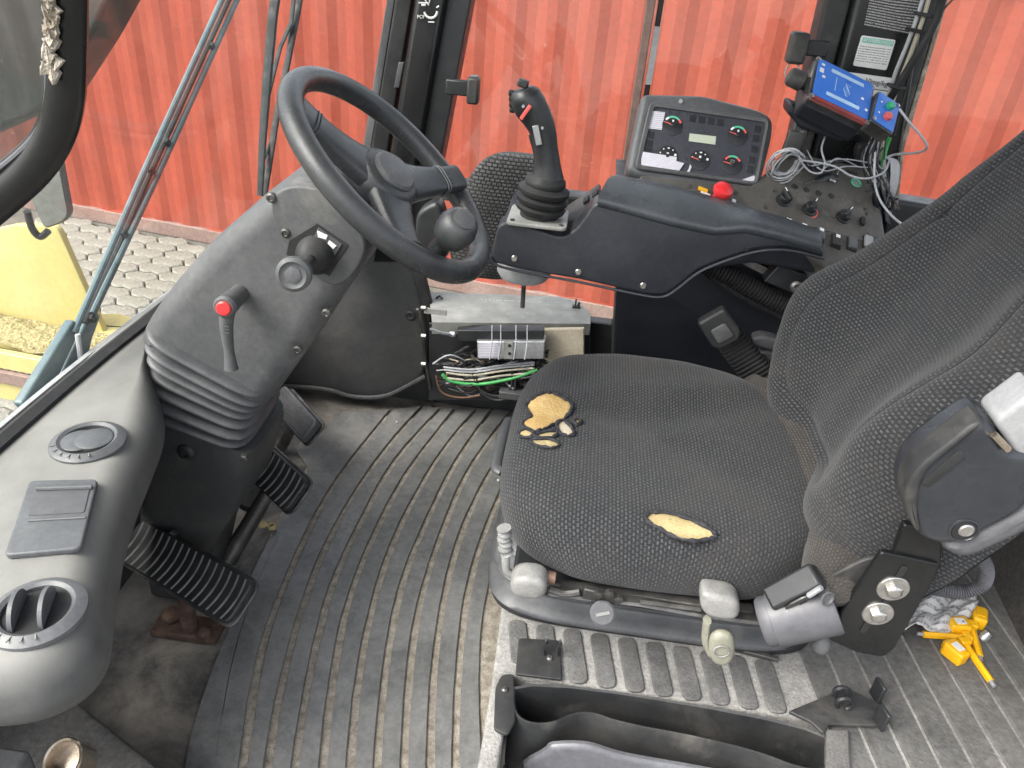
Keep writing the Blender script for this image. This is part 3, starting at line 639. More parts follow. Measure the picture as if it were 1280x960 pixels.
# mat border towards the pedals: flat sheet with ragged edge of dust
b = MB(); e = [az(a, c, .003) for a, c in [(190, 1300), (232, 958), (262, 850), (282, 800), (300, 752), (330, 690), (362, 630), (385, 590), (370, 560), (405, 540), (430, 515)]]; e = resample(e, NS)
b.loft([[p, p + Vector((0, 0, .004)), q + Vector((.008, 0, .001)), q + Vector((.008, 0, -.003))] for p, q in zip(e, G[0])]); b.build('border', 'mat_rubber', mat_)
# scraps on the floor
for nm, px, py, mt, s, lb in [('paper_scrap', 334, 660, 'foam_pale', .012, 'small yellow crumb of foam beside the brake pedal link'), ('grit_crumb', 497, 528, 'paper_white', .003, 'tiny white crumb on the mat near the kick panel'), ('grit_crumb', 621, 600, 'paper_white', .004, 'tiny white crumb on the mat beside the seat front'), ('grit_crumb', 628, 505, 'paper_white', .006, 'white flake on the floor under the wiring tray')]:
    c = az(px, py, .012); b = MB()
    for j in range(3):
        cc = c + Vector((random.uniform(-s, s), random.uniform(-s, s) * .6, 0)); n = 7
        rg = [[cc + Vector((math.cos(t) * s * rr * random.uniform(.6, 1.1), math.sin(t) * s * rr * random.uniform(.6, 1.1), h)) for t in [2 * math.pi * i / n for i in range(n)]] for rr, h in ((.7, 0), (1, s * .4), (.6, s * .8))]
        b.loft(rg)
        if s < .006: break
    tag(b.build(nm, mt, smooth=0), lb, 'scrap')

# ================================================================== SEAT PLINTH (raised deck)
DZ = .22
deck = thing('seat_plinth', 'dusty grey raised deck under the seat with moulded rubber pads', 'plinth', (.4, .9, 0))
b = MB()
dk = [az(622, 763, DZ), az(600, 935, DZ), az(598, 1100, DZ)]
dko = [(-.047, 1.25), (-.047, .95), (-.040, .70), (-.043, .3), (-.014, .3), (-.014, .728), (.425, .727), (.425, .3), (1.2, .3), (1.2, 1.5), (-.047, 1.5)]
b.rprism(fillet([Vector(q) for q in dko], .012), ZF(0.0), DZ, .006); b.build('deck_plate', 'deck_dusty', deck)
def z6(x, y): return (600 + x / 3.2, 660 + y / 3.2)
for k in range(10):
    t = az(*z6(147 + 109 * k, 372 + 17.5 * k), DZ); bo = az(*z6(168 + 114 * k, 592 + 17 * k), DZ)
    if k < 2: bo = t.lerp(bo, .8)
    d = bo - t; f = Fr(t.lerp(bo, .5), d, (d.y, -d.x, 0), (0, 0, 1)); L = d.length; w_ = .0285
    pad = fillet([Vector(q) for q in [(-L / 2, -w_ / 2), (L / 2, -w_ / 2), (L / 2, w_ / 2), (-L / 2, w_ / 2)]], .012)
    b = MB(); b.rprism(pad, f, .005, .0025, n0=-.001); b.build('pad', 'deck_pad', deck)
# long ribs of the rear part
l0a, l0b = az(1114, 804, DZ), az(1196, 960, DZ); dl = (l0b - l0a); dl.z = 0; dl.normalize(); pr_ = Vector((-dl.y, dl.x, 0)); pr_ = pr_ if pr_.x > 0 else -pr_
step = (az(1146, 800, DZ) - l0a).dot(pr_)
for k in range(-3, 9):
    c = l0a + pr_ * (step * k); n = 22; rings = []
    s0_, s1_ = (-.30, .35) if k > 1 else (-.05 - .06 * (k + 3), .35)
    s0_ = max(s0_, -.3)
    for i in range(n):
        p = c + dl * (s0_ + (s1_ - s0_) * i / (n - 1)); h = step / 2 - .0016 + random.uniform(-.0006, .0006)
        rings.append([p - pr_ * h + Vector((0, 0, -.002)), p - pr_ * (h - .003) + Vector((0, 0, .004)), p + pr_ * (h - .003) + Vector((0, 0, .004)), p + pr_ * h + Vector((0, 0, -.002))])
    b = MB(); b.loft(rings); b.build('rib', 'deck_rib', deck, smooth=30)
# slot strip behind the seat levers
b = MB(); p, q = az(922, 812, DZ + .004), az(970, 824, DZ + .004); b.box((0, 0, 0), ((q - p).length * 1.1, .007, .008), Fr(p.lerp(q, .5), q - p, (0, 1, 0), (0, 0, 1))); b.build('seat_rail', 'steel_dark', deck, bevel=.001)

# ================================================================== STORAGE BIN beside the seat
bn = thing('storage_bin', 'open black plastic storage bin clipped beside the seat plinth', 'bin', (.2, .65, .06))
BZ = DZ + .004
pl = [(-.011, .722), (.420, .714), (.424, .67), (.408, .642), (.37, .642), (.327, .655), (.25, .664), (.14, .668), (.102, .678), (.078, .672), (.049, .65), (.012, .646), (-.008, .665)]
pl = chaikin([Vector(q) for q in pl], 2)
ins = [Vector(q) for q in inset2(pl, .004)]
# rim height: the near wall dips behind the cup bulge
def rimz(q):
    x, y = q[0], q[1]
    return BZ + .006
    s = (.72 - y) / .15; s = min(max(s, 0), 1)
    h = .012 * math.sin(min(max((x - .02) / .12, 0), 1) * math.pi) ** 2 - .03 * math.exp(-((x - .035) / .03) ** 2)
    h += -.022 * math.exp(-((x - .375) / .04) ** 2)
    return BZ + .006 + s * h
b = MB()
def iv(p, d): return [Vector(q) for q in inset2([(a.x, a.y) for a in p], d)]
b.loft([[Vector((q.x, q.y, .07)) for q in iv(pl, .012)], [Vector((q.x, q.y, .085)) for q in pl], [Vector((q.x, q.y, rimz(q) - .003)) for q in pl], [Vector((q.x, q.y, rimz(q))) for q in iv(pl, .0015)], [Vector((q.x, q.y, rimz(q) - .002)) for q in ins], [Vector((q.x, q.y, .09)) for q in ins], [Vector((q.x, q.y, .078)) for q in iv(pl, .016)]])
b.build('tub', 'black_dusty', bn, smooth=40)
# raised cover swelling on the near wall
sw = cat([(.045, 0), (.06, .014), (.10, .022), (.15, .012), (.25, .008), (.32, .002), (.36, -.02), (.375, -.06), (.04, -.06)], 5, True)
b = MB(); b.rprism(sw, Fr((0, .644, BZ - .026), (1, 0, 0), (0, .05, 1), (0, -1, 0)), .014, .009); b.build('near_panel', 'grey_shell', bn)
# end tab with screw, rear mounting tab, clip bracket
b = MB(); b.rprism(fillet([Vector(q) for q in az2([(627, 846), (642, 845), (644, 905), (634, 922), (617, 915), (619, 862)], DZ + .003)], .006), ZF(DZ + .003), .006, .002); b.build('end_tab', 'black_dusty', bn)
b = MB(); b.lathe(az(631, 862, DZ + .009), (0, 0, 1), [(.005, 0), (.005, .002), (.003, .004)], 12); b.build('tab_screw', 'steel_dark', bn)
b = MB(); b.rprism(fillet([Vector(q) for q in az2([(648, 800), (700, 803), (702, 852), (644, 845)], DZ + .004)], .004), ZF(DZ + .004), .005, .0015); b.build('rear_tab', 'black_dusty', bn)
for x, y in ((680, 803), (697, 804)):
    b = MB(); p = az(x, y + 16, DZ + .008); b.tube(cat([p, p + Vector((-.002, .003, .012)), p + Vector((.002, .004, .022)), p + Vector((0, .002, .03))], 4), .003, 6, flat=.6); b.build('spring_clip', 'black_plastic', bn)
b = MB(); b.lathe(az(687, 823, DZ + .009), (0, 0, 1), [(.005, 0), (.005, .002), (.003, .004)], 12); b.build('tab_screw', 'steel_dark', bn)
b = MB(); b.rprism(fillet([Vector(q) for q in az2([(984, 892), (1042, 868), (1060, 864), (1098, 882), (1097, 910), (1035, 908), (1028, 920), (1012, 905)], DZ + .012)], .004), ZF(DZ + .012), .006, .002); b.build('clip_plate', 'black_dusty', bn)
for x, y in ((1094, 862), (1099, 896)):
    p = az(x, y + 8, DZ + .02); b = MB(); b.box((0, 0, .012), (.006, .022, .034), Fr(p, (1, .3, 0), (-.3, 1, 0), (0, 0, 1))); b.build('hook', 'black_plastic', bn, bevel=.002)
c = az(1050, 876, DZ + .02)
b = MB(); b.tube([c + Vector((.011 * math.cos(t), .004, .012 + .011 * math.sin(t))) for t in [R(-60 + 24 * i) for i in range(13)]], .004, 6, flat=.7); b.build('spring_clip', 'black_plastic', bn)
b = MB(); b.tube([c + Vector((.011 * math.cos(t), -.012, .010 + .011 * math.sin(t))) for t in [R(-60 + 24 * i) for i in range(13)]], .004, 6, flat=.7); b.build('spring_clip', 'black_plastic', bn)
b = MB(); b.rprism(az2([(1030, 918), (1058, 918), (1062, 1010), (1028, 1010)], DZ + .002), ZF(DZ + .002), .012, .003); b.build('end_block', 'deck_pad', bn)

# ================================================================== PEDALS
def pedal(name, label, tl, tr, br, bl, zt, zb, nrib, curved, matb, matr, thick=.014):
    TL, TR, BR, BL = az(*tl, zt), az(*tr, zt), az(*br, zb), az(*bl, zb)
    c = (TL + TR + BR + BL) / 4; u = ((TR - TL) + (BR - BL)); v = ((TL - BL) + (TR - BR)); f = Fr(c, u, v, (0, 0, 1))
    L = u.length / 2; W = abs(((TL + TR) / 2 - (BL + BR) / 2).dot(f.v))
    t = thing(name, label, 'pedal', f(0, 0, -thick))
    out = fillet([Vector(q) for q in [(-L / 2, -W / 2), (L / 2, -W / 2), (L / 2, W / 2), (-L / 2, W / 2)]], W * .22)
    b = MB(); b.rprism(out, f, thick, .004, n0=-thick); b.build('pad', matb, t)
    b = MB(); b.rprism([Vector(q) for q in inset2([(q.x, q.y) for q in out], -.004)], f, .005, .002, n0=-thick - .006); b.build('backing_plate', 'steel_dark', t)
    st = L / (nrib + .6); rw = st * .24
    pts = [(((i / 10) - .5) * W * .9, (curved * (1 - ((i / 10 - .5) * 2) ** 2))) for i in range(11)]
    rings = []
    for y, dx in pts:
        rings.append([Vector((dx + a, y, h)) for a, h in ((-rw / 2, -.002), (-rw / 2, .001), (-rw * .25, .002), (rw * .25, .002), (rw / 2, .001), (rw / 2, -.002))])
    bb = MB(); bb.loft(rings); me = bpy.data.meshes.new('rib'); me.from_pydata([tuple(q) for q in bb.v], [], bb.f); me.materials.append(M[matr]); me.shade_smooth(); me.set_sharp_from_angle(angle=R(40))
    base_ = world_loc(t)
    for k in range(nrib):
        o = bpy.data.objects.new('rib', me); COL.objects.link(o); o.parent = t; m = f.mat() @ Matrix.Translation((-L / 2 + st * (k + .8) - curved * .5, 0, 0))
        o.matrix_parent_inverse = Matrix.Translation(-base_); o.matrix_basis = m
    return t, f, L, W
t1, f1, L1, W1 = pedal('brake_pedal', 'wide black ribbed pedal nearest the dashboard on the floor', (172, 646), (313, 722), (288, 786), (146, 698), .21, .17, 16, .006, 'pedal_rubber', 'pedal_worn')
b = MB(); b.tube([f1(0, -.01, -.02), az(236, 785, .02)], .014, 10); b.build('pedal_arm', 'rust', t1)
b = MB(); b.lathe(az(215, 772, .02), (0, 0, 1), [(.02, 0), (.02, .012), (.012, .016)], 6); b.lathe(az(256, 795, .015), (0, 0, 1), [(.014, 0), (.014, .012), (.008, .016)], 6); b.box(az(236, 785, .012), (.12, .05, .016)); b.build('hinge', 'rust', t1, bevel=.004)
t2, f2, L2, W2 = pedal('brake_pedal', 'square black ribbed pedal in the middle below the steering column', (320, 545), (387, 600), (352, 641), (298, 583), .22, .17, 9, .006, 'pedal_rubber', 'pedal_worn')
b = MB(); b.cyl(f2(0, 0, -.02), az(285, 700, .03), .014, .018); b.build('push_rod', 'steel_dark', t2)
b = MB(); b.lathe(az(313, 620, .05), (.3, -.5, .8), [(.03, -.02), (.03, .0), (.026, .008), (.01, .01)], 20); b.build('rubber_boot', 'rubber_black', t2)
t3, f3, L3, W3 = pedal('accelerator_pedal', 'small grey ridged accelerator pedal beside the kick panel', (358, 485), (398, 527), (374, 552), (332, 500), .17, .13, 1, 0, 'trim_grey', 'trim_grey', .02)
for o in list(t3.children):
    if o.name.startswith('rib'): bpy.data.objects.remove(o)
for k in range(9):
    b = MB(); b.box((0, (-.4 + k * .1) * W3, .001), (L3 * .92, W3 * .05, .005), f3); b.build('rib', 'column_grey', t3, bevel=.001)
b = MB(); b.cyl(f3(0, 0, -.02), az(352, 560, .02), .012); b.build('pedal_arm', 'steel_dark', t3)
# pedal gear in the shade behind
b = MB(); b.lathe(az(405, 605, .0), (0, 0, 1), [(.014, 0), (.014, .004), (.008, .006), (.008, .003)], 20); tag(b.build('floor_screw', 'steel_dark'), 'round screw head in the floor right of the middle pedal', 'screw')
# ================================================================== DASHBOARD (left wing with vents)
db = thing('dashboard', 'dusty light grey moulded dashboard wing with round vents beside the windscreen', 'dashboard', (-.55, .6, .25))
TOPZ = .535
dout = [Vector(q) for q in [(-.715, 1.32), (-.67, 1.31), (-.665, 1.04), (-.626, .955), (-.578, .897), (-.541, .831), (-.519, .754), (-.495, .663), (-.47, .586), (-.435, .515), (-.413, .468), (-.418, .425), (-.45, .395), (-.52, .382), (-.61, .38), (-.715, .38)]]
dout = chaikin(dout, 2)
def dring(ins, z):
    k = max(0, .47 - z) / .17
    pts = inset2([(a.x, a.y) for a in dout], min(ins, .042)); lim = []
    for a, q in zip(dout, pts):
        f_ = 1 - .85 * max(0, min(1, (a.y - .86) / .1)); lim.append((a.x + (q[0] - a.x) * f_, a.y + (q[1] - a.y) * f_))
    return [Vector((q[0] - .10 * k * min(1, (q[0] + .705) / .1), q[1] + .11 * k * max(0, min(1, (.75 - q[1]) / .15)), z)) for q in lim]
rings = [dring(.03, .29), dring(.006, .295), dring(.0, .32), dring(.0, .36), dring(.0, .40), dring(.0, .44), dring(.0, .475)]
for i in range(1, 8):
    th = i / 7 * math.pi / 2; rings.append(dring(.042 * (1 - math.cos(th)), .475 + .058 * math.sin(th)))
b = MB(); b.loft(rings); b.build('moulding', 'dash_grey', db, smooth=50)
def vent(px, py, a0, louvres):
    c = az(px, py, TOPZ); f = Fr(c, (1, .35, 0), (-.35, 1, 0), (0, 0, 1))
    b = MB(); ro, ri = .045, .031
    b.lathe(c, (0, 0, 1), [(ri - .004, -.002), (ri, .004), (ri + .004, .0065), (ro - .006, .005), (ro, .001), (ro, -.003)], 48); v = b
    # ring only: rebuild as open annulus
    b = MB(); prof_ = [(ri, -.012), (ri, .004), (ri + .004, .0065), (ro - .006, .005), (ro, .001), (ro, -.004)]; n = 48
    b.loft([[f(r * math.cos(t), r * math.sin(t), h) for t in [2 * math.pi * i / n for i in range(n)]] for r, h in prof_], False, False)
    o = b.build('vent_ring', 'trim_grey', db, smooth=50)
    b = MB(); b.lathe(c + Vector((0, 0, -.001)), (0, 0, 1), [(ri, 0), (ri, .0012)], 40); b.build('vent_well', 'rubber_black', db)
    if louvres:
        for s in (-.016, .010):
            b = MB(); n = 20
            pts = [(.024 * math.cos(math.pi * i / n), .022 * math.sin(math.pi * i / n)) for i in range(n + 1)]
            rg = [[f(s + d, p[0], max(p[1], 0) + .001) for p in pts] for d in (-.002, .002)]
            b.loft(rg); b.build('vent_louvre', 'trim_grey', db)
    else:
        for s, q in ((-.010, .003), (.008, .0045)):
            b = MB(); b.lathe(f(s, .0, .001), (0, 0, 1), [(.0225, 0), (.0225, q - .001), (.021, q), (.001, q)], 32); b.build('vent_disc', 'trim_grey', db)
    for k in range(6):
        t = R(200 + 17 * k); p = f(.039 * math.cos(t), .039 * math.sin(t), .0062); ff = Fr(p, f.u * math.cos(t) + f.v * math.sin(t), f.v * math.cos(t) - f.u * math.sin(t), (0, 0, 1))
        b = MB(); b.box((0, 0, 0), (.007, .0012, .001), ff); b.build('tick', 'dash_grey', db, smooth=0)
vent(110, 552, 0, False); vent(46, 765, 0, True)
sq = [Vector(q) for q in az2([(38, 605), (124, 603), (103, 690), (6, 699)], TOPZ)]
b = MB(); b.rprism(fillet(sq, .008), ZF(TOPZ - .002), .008, .0025); ash = b.build('ashtray_lid', 'trim_grey', db)
inn = [Vector(q) for q in az2([(46, 612), (115, 611), (107, 646), (36, 650)], TOPZ)]
b = MB(); b.rprism(fillet(inn, .003), ZF(TOPZ + .0055), .0015, .0005); b.build('lid_recess', 'column_grey', ash)
b = MB(); p, q = az(46, 611, TOPZ + .008), az(115, 609, TOPZ + .008); b.tube([p, q], .0028, 8); b.build('lid_lip', 'trim_grey', ash)
b = MB(); p, q = az(36, 651, TOPZ + .0066), az(107, 647, TOPZ + .0066); b.tube([p, q], .0014, 6); b.build('lid_seam', 'trim_grey', ash)
# sill cover and step edge under the dash nose
b = MB(); b.rprism(fillet([Vector(q) for q in az2([(60, 850), (112, 888), (205, 962), (250, 1010), (60, 1060), (-120, 1060), (-120, 900)], .10)], .01), ZF(0.0), .10, .008); tag(b.build('sill_cover', 'rear_panel'), 'dark grey sill cover on the floor below the dashboard nose', 'sill')
c = az(78, 950, .30); f = Fr(c, (1, .2, 0), (-.2, 1, .5)); b = MB()
n = 32; prof_ = [(.021, -.05), (.021, 0), (.0195, .002), (.0175, 0), (.0165, -.03)]
b.loft([[f(r * math.cos(t), r * math.sin(t) * 1.15, h) for t in [2 * math.pi * i / n for i in range(n)]] for r, h in prof_], True, True); tag(b.build('socket_ring', 'warm_steel'), 'shiny metal tube end at the bottom left corner', 'tube')
b = MB(); b.box(az(2, 968, .3), (.05, .04, .04)); tag(b.build('hinge_block', 'column_grey', bevel=.004), 'dark grey block beside the metal tube at the bottom left', 'block')

# ================================================================== STEERING COLUMN
sc_ = thing('steering_column', 'tall dark grey plastic steering column with rubber bellows and levers', 'steering column', (-.6, 1.02, 0))
CYN = .93
ho = [(188, 410), (205, 378), (235, 338), (275, 293), (320, 254), (352, 226), (392, 214), (440, 235), (468, 275), (466, 318), (440, 352), (408, 398), (372, 455), (345, 492), (328, 499), (300, 487), (240, 448), (204, 425)]
ho = chaikin([Vector(q) for q in pY(ho, .985)], 2)
b = MB(); b.rprism(ho, YFr(CYN), .20, .034, 7); hs_ = b.build('housing', 'column_grey', sc_, smooth=60)
# upper cowl plate on the side
cw = chaikin([Vector(q) for q in pY([(336, 246), (366, 228), (420, 240), (462, 300), (450, 335), (425, 358), (402, 352), (372, 322), (345, 290)], CYN)], 2)
b = MB(); b.rprism(cw, YFr(CYN - .003), .02, .004, 3); b.build('cowl_cover', 'column_grey', sc_, smooth=60)
hl = [Vector(q) for q in pY([(396, 279), (436, 306), (412, 345), (358, 318), (362, 300)], CYN - .003)]
b = MB(); b.rprism(hl, YFr(CYN - .0045), .003, .0006, 1); b.build('switch_opening', 'rubber_black', sc_, smooth=0)
b = MB(); b.rprism([Vector(q) for q in pY([(398, 284), (428, 305), (412, 330), (384, 316)], CYN - .005)], YFr(CYN - .0065), .003, .0006, 1); b.build('switch_plate', 'column_grey', sc_, smooth=0)
for l in ([(397, 288), (410, 294), (408, 299), (398, 296)], [(412, 300), (421, 307), (417, 311), (410, 304)]):
    b = MB(); b.rprism([Vector(q) for q in pY(l, CYN - .006)], YFr(CYN - .008), .002, .0004, 1); b.build('bare_gap', 'paper_white', sc_, smooth=0)
for px, py in ((357, 291), (339, 247), (432, 345), (408, 391), (372, 437)):
    b = MB(); c = ay(px, py, CYN - .003 if px < 400 else CYN + .004); b.lathe(c, (0, -1, 0), [(.0065, -.004), (.0065, .002), (.004, .0035), (.003, .002)], 16); b.build('screw', 'steel_dark', sc_)
# stalk with knob
c0 = ay(395, 318, CYN - .004); c1 = ay(367, 343, .80)
ax_ = (c1 - c0).normalized()
b = MB(); b.lathe(c0, ax_, [(.026, -.005), (.026, .006), (.021, .012), (.023, .016), (.018, .022), (.0195, .026), (.013, .032), (.006, .036)], 28); b.build('stalk_bellow', 'rubber_black', sc_)
b = MB(); b.cyl(c0, c1, .0065); b.build('stalk_rod', 'steel_dark', sc_)
b = MB(); b.lathe(c1, ax_, [(.010, -.022), (.019, -.015), (.021, -.004), (.0205, .003), (.016, .006), (.0135, .004), (.011, .0035)], 32); kn = b.build('stalk_knob', 'column_grey', sc_)
b = MB(); b.lathe(c1 + ax_ * .0032, ax_, [(.0105, 0), (.0105, .0012), (.009, .0018)], 6); b.build('knob_cap', 'armrest_base', kn)
# tilt lever with red button
c0 = ay(300, 366, CYN); c1 = ay(281, 384, .87)
a2 = (c1 - c0).normalized()
b = MB(); b.tube([c0 - a2 * .01, c0.lerp(c1, .1), c1, c1 + a2 * .004], [.0125, .0125, .0155, .0125], 24); lv = b.build('tilt_lever', 'column_grey', sc_)
b = MB(); b.lathe(c1, a2, [(.0098, 0), (.0098, .0065), (.008, .008)], 24); b.build('release_button', 'red_plastic', lv)
b = MB(); lp = [c1 - a2 * .015, ay(283, 405, .882), ay(286, 435, .882), ay(289, 461, .88)]; b.tube(cat(lp, 5), [.0115 - .0045 * min(i / 10, 1) + (.003 * max(0, (i - 11) / 4)) for i in range(16)], 12, flat=1.0, up=(0, 1, 0)); b.build('lever_handle', 'column_grey', lv)
for k in range(3):
    b = MB(); p = ay(283, 408 + k * 4, .872); b.box(p, (.008, .0016, .0014)); b.build('grip_line', 'trim_grey', lv)
# bellows
A0, A1 = ay(188, 414, CYN - .004), ay(332, 494, CYN - .004); B0, B1 = ay(180, 520, CYN + .006), ay(303, 566, CYN + .006)
def bring(t, amp):
    p, q = A0.lerp(B0, t), A1.lerp(B1, t); c = p.lerp(q, .5) + Vector((-.008, .08, 0)); u = (q - p); wd = u.length / 2 - .004 + amp; u.normalize(); dp = .08 + amp
    out = []
    for i in range(40):
        a = 2 * math.pi * i / 40; ca, sa = math.cos(a), math.sin(a); e = 2 / 5
        out.append(c + u * (wd * math.copysign(abs(ca) ** e, ca)) + Vector((0, 1, 0)) * (dp * math.copysign(abs(sa) ** e, sa)))
    return out
b = MB(); rings = []; nf = 7
for i in range(nf * 8 + 1):
    t = i / (nf * 8); s = abs(math.sin(math.pi * t * nf)) ** .6; rings.append(bring(t, -.02 + .03 * s + .004 * math.sin(t * 9)))
b.loft(rings); b.build('bellows', 'rubber_bellow', sc_, smooth=70)
# lower cover
def lring(c, wx_, dy, z, tilt=0):
    out = []
    for i in range(40):
        a = 2 * math.pi * i / 40; ca, sa = math.cos(a), math.sin(a); e = 2 / 6
        x = wx_ * math.copysign(abs(ca) ** e, ca); out.append(Vector((c[0] + x, c[1] + dy * math.copysign(abs(sa) ** e, sa), z - tilt * x)))
    return out
bc = B0.lerp(B1, .5)
b = MB(); b.loft([lring((bc.x - .002, 1.015), .094, .085, bc.z + .012, .42), lring((bc.x - .004, 1.015), .096, .088, bc.z - .004, .42), lring((bc.x - .025, 1.015), .086, .085, .30, .3), lring((-.638, 1.015), .066, .08, .16, .1), lring((-.66, 1.015), .05, .076, .02, 0)])
b.build('lower_cover', 'kick_plastic', sc_, smooth=60)
b = MB(); p = ay(232, 566, .925); b.lathe(p, (0, -1, 0), [(.016, -.006), (.014, 0), (.011, .002), (.007, .003), (.007, -.001)], 24); b.build('screw', 'black_plastic', sc_)
for px, py in ((305, 572), (216, 667)):
    b = MB(); b.lathe(ay(px, py, .92), (0, -1, 0), [(.007, -.004), (.007, .003), (.004, .005)], 6); b.build('bolt', 'steel_dark', sc_)

# ================================================================== STEERING WHEEL
WC = Vector((-.261, 1.03, .831)); wnv = Vector((.664, -.13, .736)).normalized()
sw_ = thing('steering_wheel', 'black three spoke steering wheel with spinner knob', 'steering wheel', WC - wnv * .06)
WF = Fr(WC, wnv.cross(Vector((0, 1, 0))), Vector((0, 1, 0)), wnv)
b = MB(); n = 96
pts = [WF(.1655 * math.cos(t), .1655 * math.sin(t)) for t in [2 * math.pi * i / n for i in range(n)]]
b.tube(pts, .0165, 18, closed=True, up=wnv); b.build('rim', 'wheel_black', sw_, smooth=80)
hubp = apl(486, 222, WC - wnv * .012, wnv); HF = Fr(hubp, WF.u, WF.v, wnv)
b = MB(); b.lathe(hubp, wnv, [(.030, -.075), (.036, -.05), (.046, -.03), (.049, -.008), (.046, .006), (.038, .012)], 40); b.build('hub', 'wheel_black', sw_, smooth=50)
b = MB(); b.lathe(hubp, wnv, [(.033, .010), (.033, .015), (.029, .0185), (.012, .020)], 40); b.build('horn_cap', 'column_grey', sw_)
for px, py in ((375, 135), (556, 222), (519, 322)):
    e = apl(px, py, WC, wnv); rd = (e - WC); rd = rd.normalized(); tang = wnv.cross(rd); e = WC + rd * .158
    s = hubp + (e - hubp).normalized() * .024 - wnv * .010
    rings = []
    for k in range(9):
        t = k / 8; c = s.lerp(e, t) - wnv * (.006 * math.sin(math.pi * t)); wd = .036 * (1 - t) + .021 * t - .004 * math.sin(math.pi * t); th = .016 * (1 - t) + .011 * t
        rings.append([c + tang * (wd * math.copysign(abs(math.cos(a)) ** .6, math.cos(a))) + wnv * (th * math.copysign(abs(math.sin(a)) ** .6, math.sin(a))) for a in [2 * math.pi * i / 20 for i in range(20)]])
    b = MB(); b.loft(rings); o = b.build('spoke', 'wheel_black', sw_, smooth=60)
    b = MB()
    for t in (.70, .74):
        c = s.lerp(e, t) - wnv * (.006 * math.sin(math.pi * t)); wd = .036 * (1 - t) + .021 * t - .004 * math.sin(math.pi * t) + .0007; th = .016 * (1 - t) + .011 * t + .0007
        b.tube([c + tang * (wd * math.copysign(abs(math.cos(a)) ** .6, math.cos(a))) + wnv * (th * math.copysign(abs(math.sin(a)) ** .6, math.sin(a))) for a in [2 * math.pi * i / 24 for i in range(24)]], .0010, 5, closed=True)
    b.build('spoke_joint', 'trim_grey', o)
kb = apl(548, 312, WC + wnv * .012, wnv); kt = apl(567, 290, WC + wnv * .055, wnv); kd = (kt - kb).normalized()
b = MB(); b.lathe(kb, kd, [(.014, -.006), (.014, .006), (.0125, .016), (.016, .026), (.0235, .036), (.0265, .048), (.0265, .058), (.023, .069), (.016, .075), (.006, .077)], 32); sp = b.build('spinner_knob', 'wheel_black', sw_, smooth=60)
b = MB(); b.lathe(kb + kd * .0755, kd, [(.0145, 0), (.0145, .002), (.011, .0034), (.002, .0038)], 28); b.build('knob_cap', 'column_grey', sp)
# ignition lamp behind the wheel and brackets
b = MB(); b.lathe(ay(409, 215, 1.10), (.4, -.8, .5), [(.024, -.05), (.024, -.012), (.02, -.006), (.008, -.004)], 20); io = b.build('lamp_housing', 'black_plastic', sc_)
b = MB(); b.lathe(ay(412, 217, 1.06), (.4, -.8, .5), [(.009, -.008), (.009, .002), (.006, .005)], 16); b.build('warning_lamp', 'red_dull', io)
b = MB(); b.rprism(fillet([Vector(q) for q in pY([(520, 265), (548, 250), (560, 290), (545, 330), (515, 330)], 1.5)], .02), YFr(1.5), .05, .01); tag(b.build('wiper_motor_cover', 'black_plastic'), 'black rounded cover glimpsed between the wheel spokes', 'cover')
b = MB(); b.box(ay(545, 240, 1.64), (.09, .03, .025)); tag(b.build('pillar_bracket', 'steel_dark', bevel=.003), 'short metal bracket at the pillar foot behind the wheel', 'bracket')

# ================================================================== RIGHT KICK PANEL
kp = thing('kick_panel', 'scuffed black plastic kick panel right of the steering column', 'panel', (-.5, 1.66, .02))
ko = chaikin([Vector(q) for q in pY([(330, 470), (360, 400), (440, 300), (500, 290), (533, 385), (534, 474), (506, 488), (482, 500), (440, 500), (410, 490), (345, 487)], 1.66)], 1)
b = MB(); b.rprism(ko, YFr(1.66), .05, .012); b.build('panel', 'kick_plastic', kp)
b = MB(); b.tube(chaikin([ay(a, c, 1.652) for a, c in [(350, 482), (412, 486), (440, 497), (480, 497), (505, 485), (532, 470)]], 2, False), .006, 8); b.build('hem', 'kick_plastic', kp)
b = MB(); b.rprism([Vector(q) for q in pY([(502, 292), (520, 300), (540, 385), (528, 388)], 1.645)], YFr(1.645), .02, .004); b.build('edge_trim', 'rubber_black', kp)
b = MB(); b.lathe(ay(513, 394, 1.66), (0, -1, 0), [(.013, -.004), (.013, .003), (.009, .005), (.004, .003)], 20); b.build('push_pin', 'black_plastic', kp)

# ================================================================== WIRING TRAY
wt = thing('wiring_tray', 'galvanised metal tray lid over exposed wiring below the side window', 'equipment tray', (-.13, 1.6, .1))
LZ = .335
lid = [az(a, c, LZ) for a, c in [(536, 366), (700, 372), (722, 378), (738, 392), (738, 406), (540, 404)]]
b = MB(); b.rprism([(p.x, p.y) for p in lid], ZF(LZ), .003, .001, 1); b.build('lid', 'galvanised', wt, smooth=0)
e0, e1 = az(540, 404, LZ), az(738, 406, LZ)
b = MB(); b.box((0, -.012, 0), ((e1 - e0).length, .03, .002), Fr(e0.lerp(e1, .5), e1 - e0, (0, 0, 1))); b.build('lid_flange', 'galvanised', wt, smooth=0)
b = MB(); 
for k in range(34):
    if random.random() < .75: p = az(600 + k * 2.4, 374 + k * .12, LZ + .0035); b.box(p, (.003, .0016, .0006))
b.build('stamped_mark', 'white_print', wt, smooth=0)['kind'] = 'stuff'
b = MB(); c = az(719, 384, LZ + .003); b.tube([c, c + Vector((0, 0, .022))], .002, 6); b.tube([c + Vector((.006, 0, 0)), c + Vector((.009, .0, .014))], .003, 6); b.box(c + Vector((.003, 0, .002)), (.02, .012, .004)); b.build('wire_stub', 'cable_dark', wt)
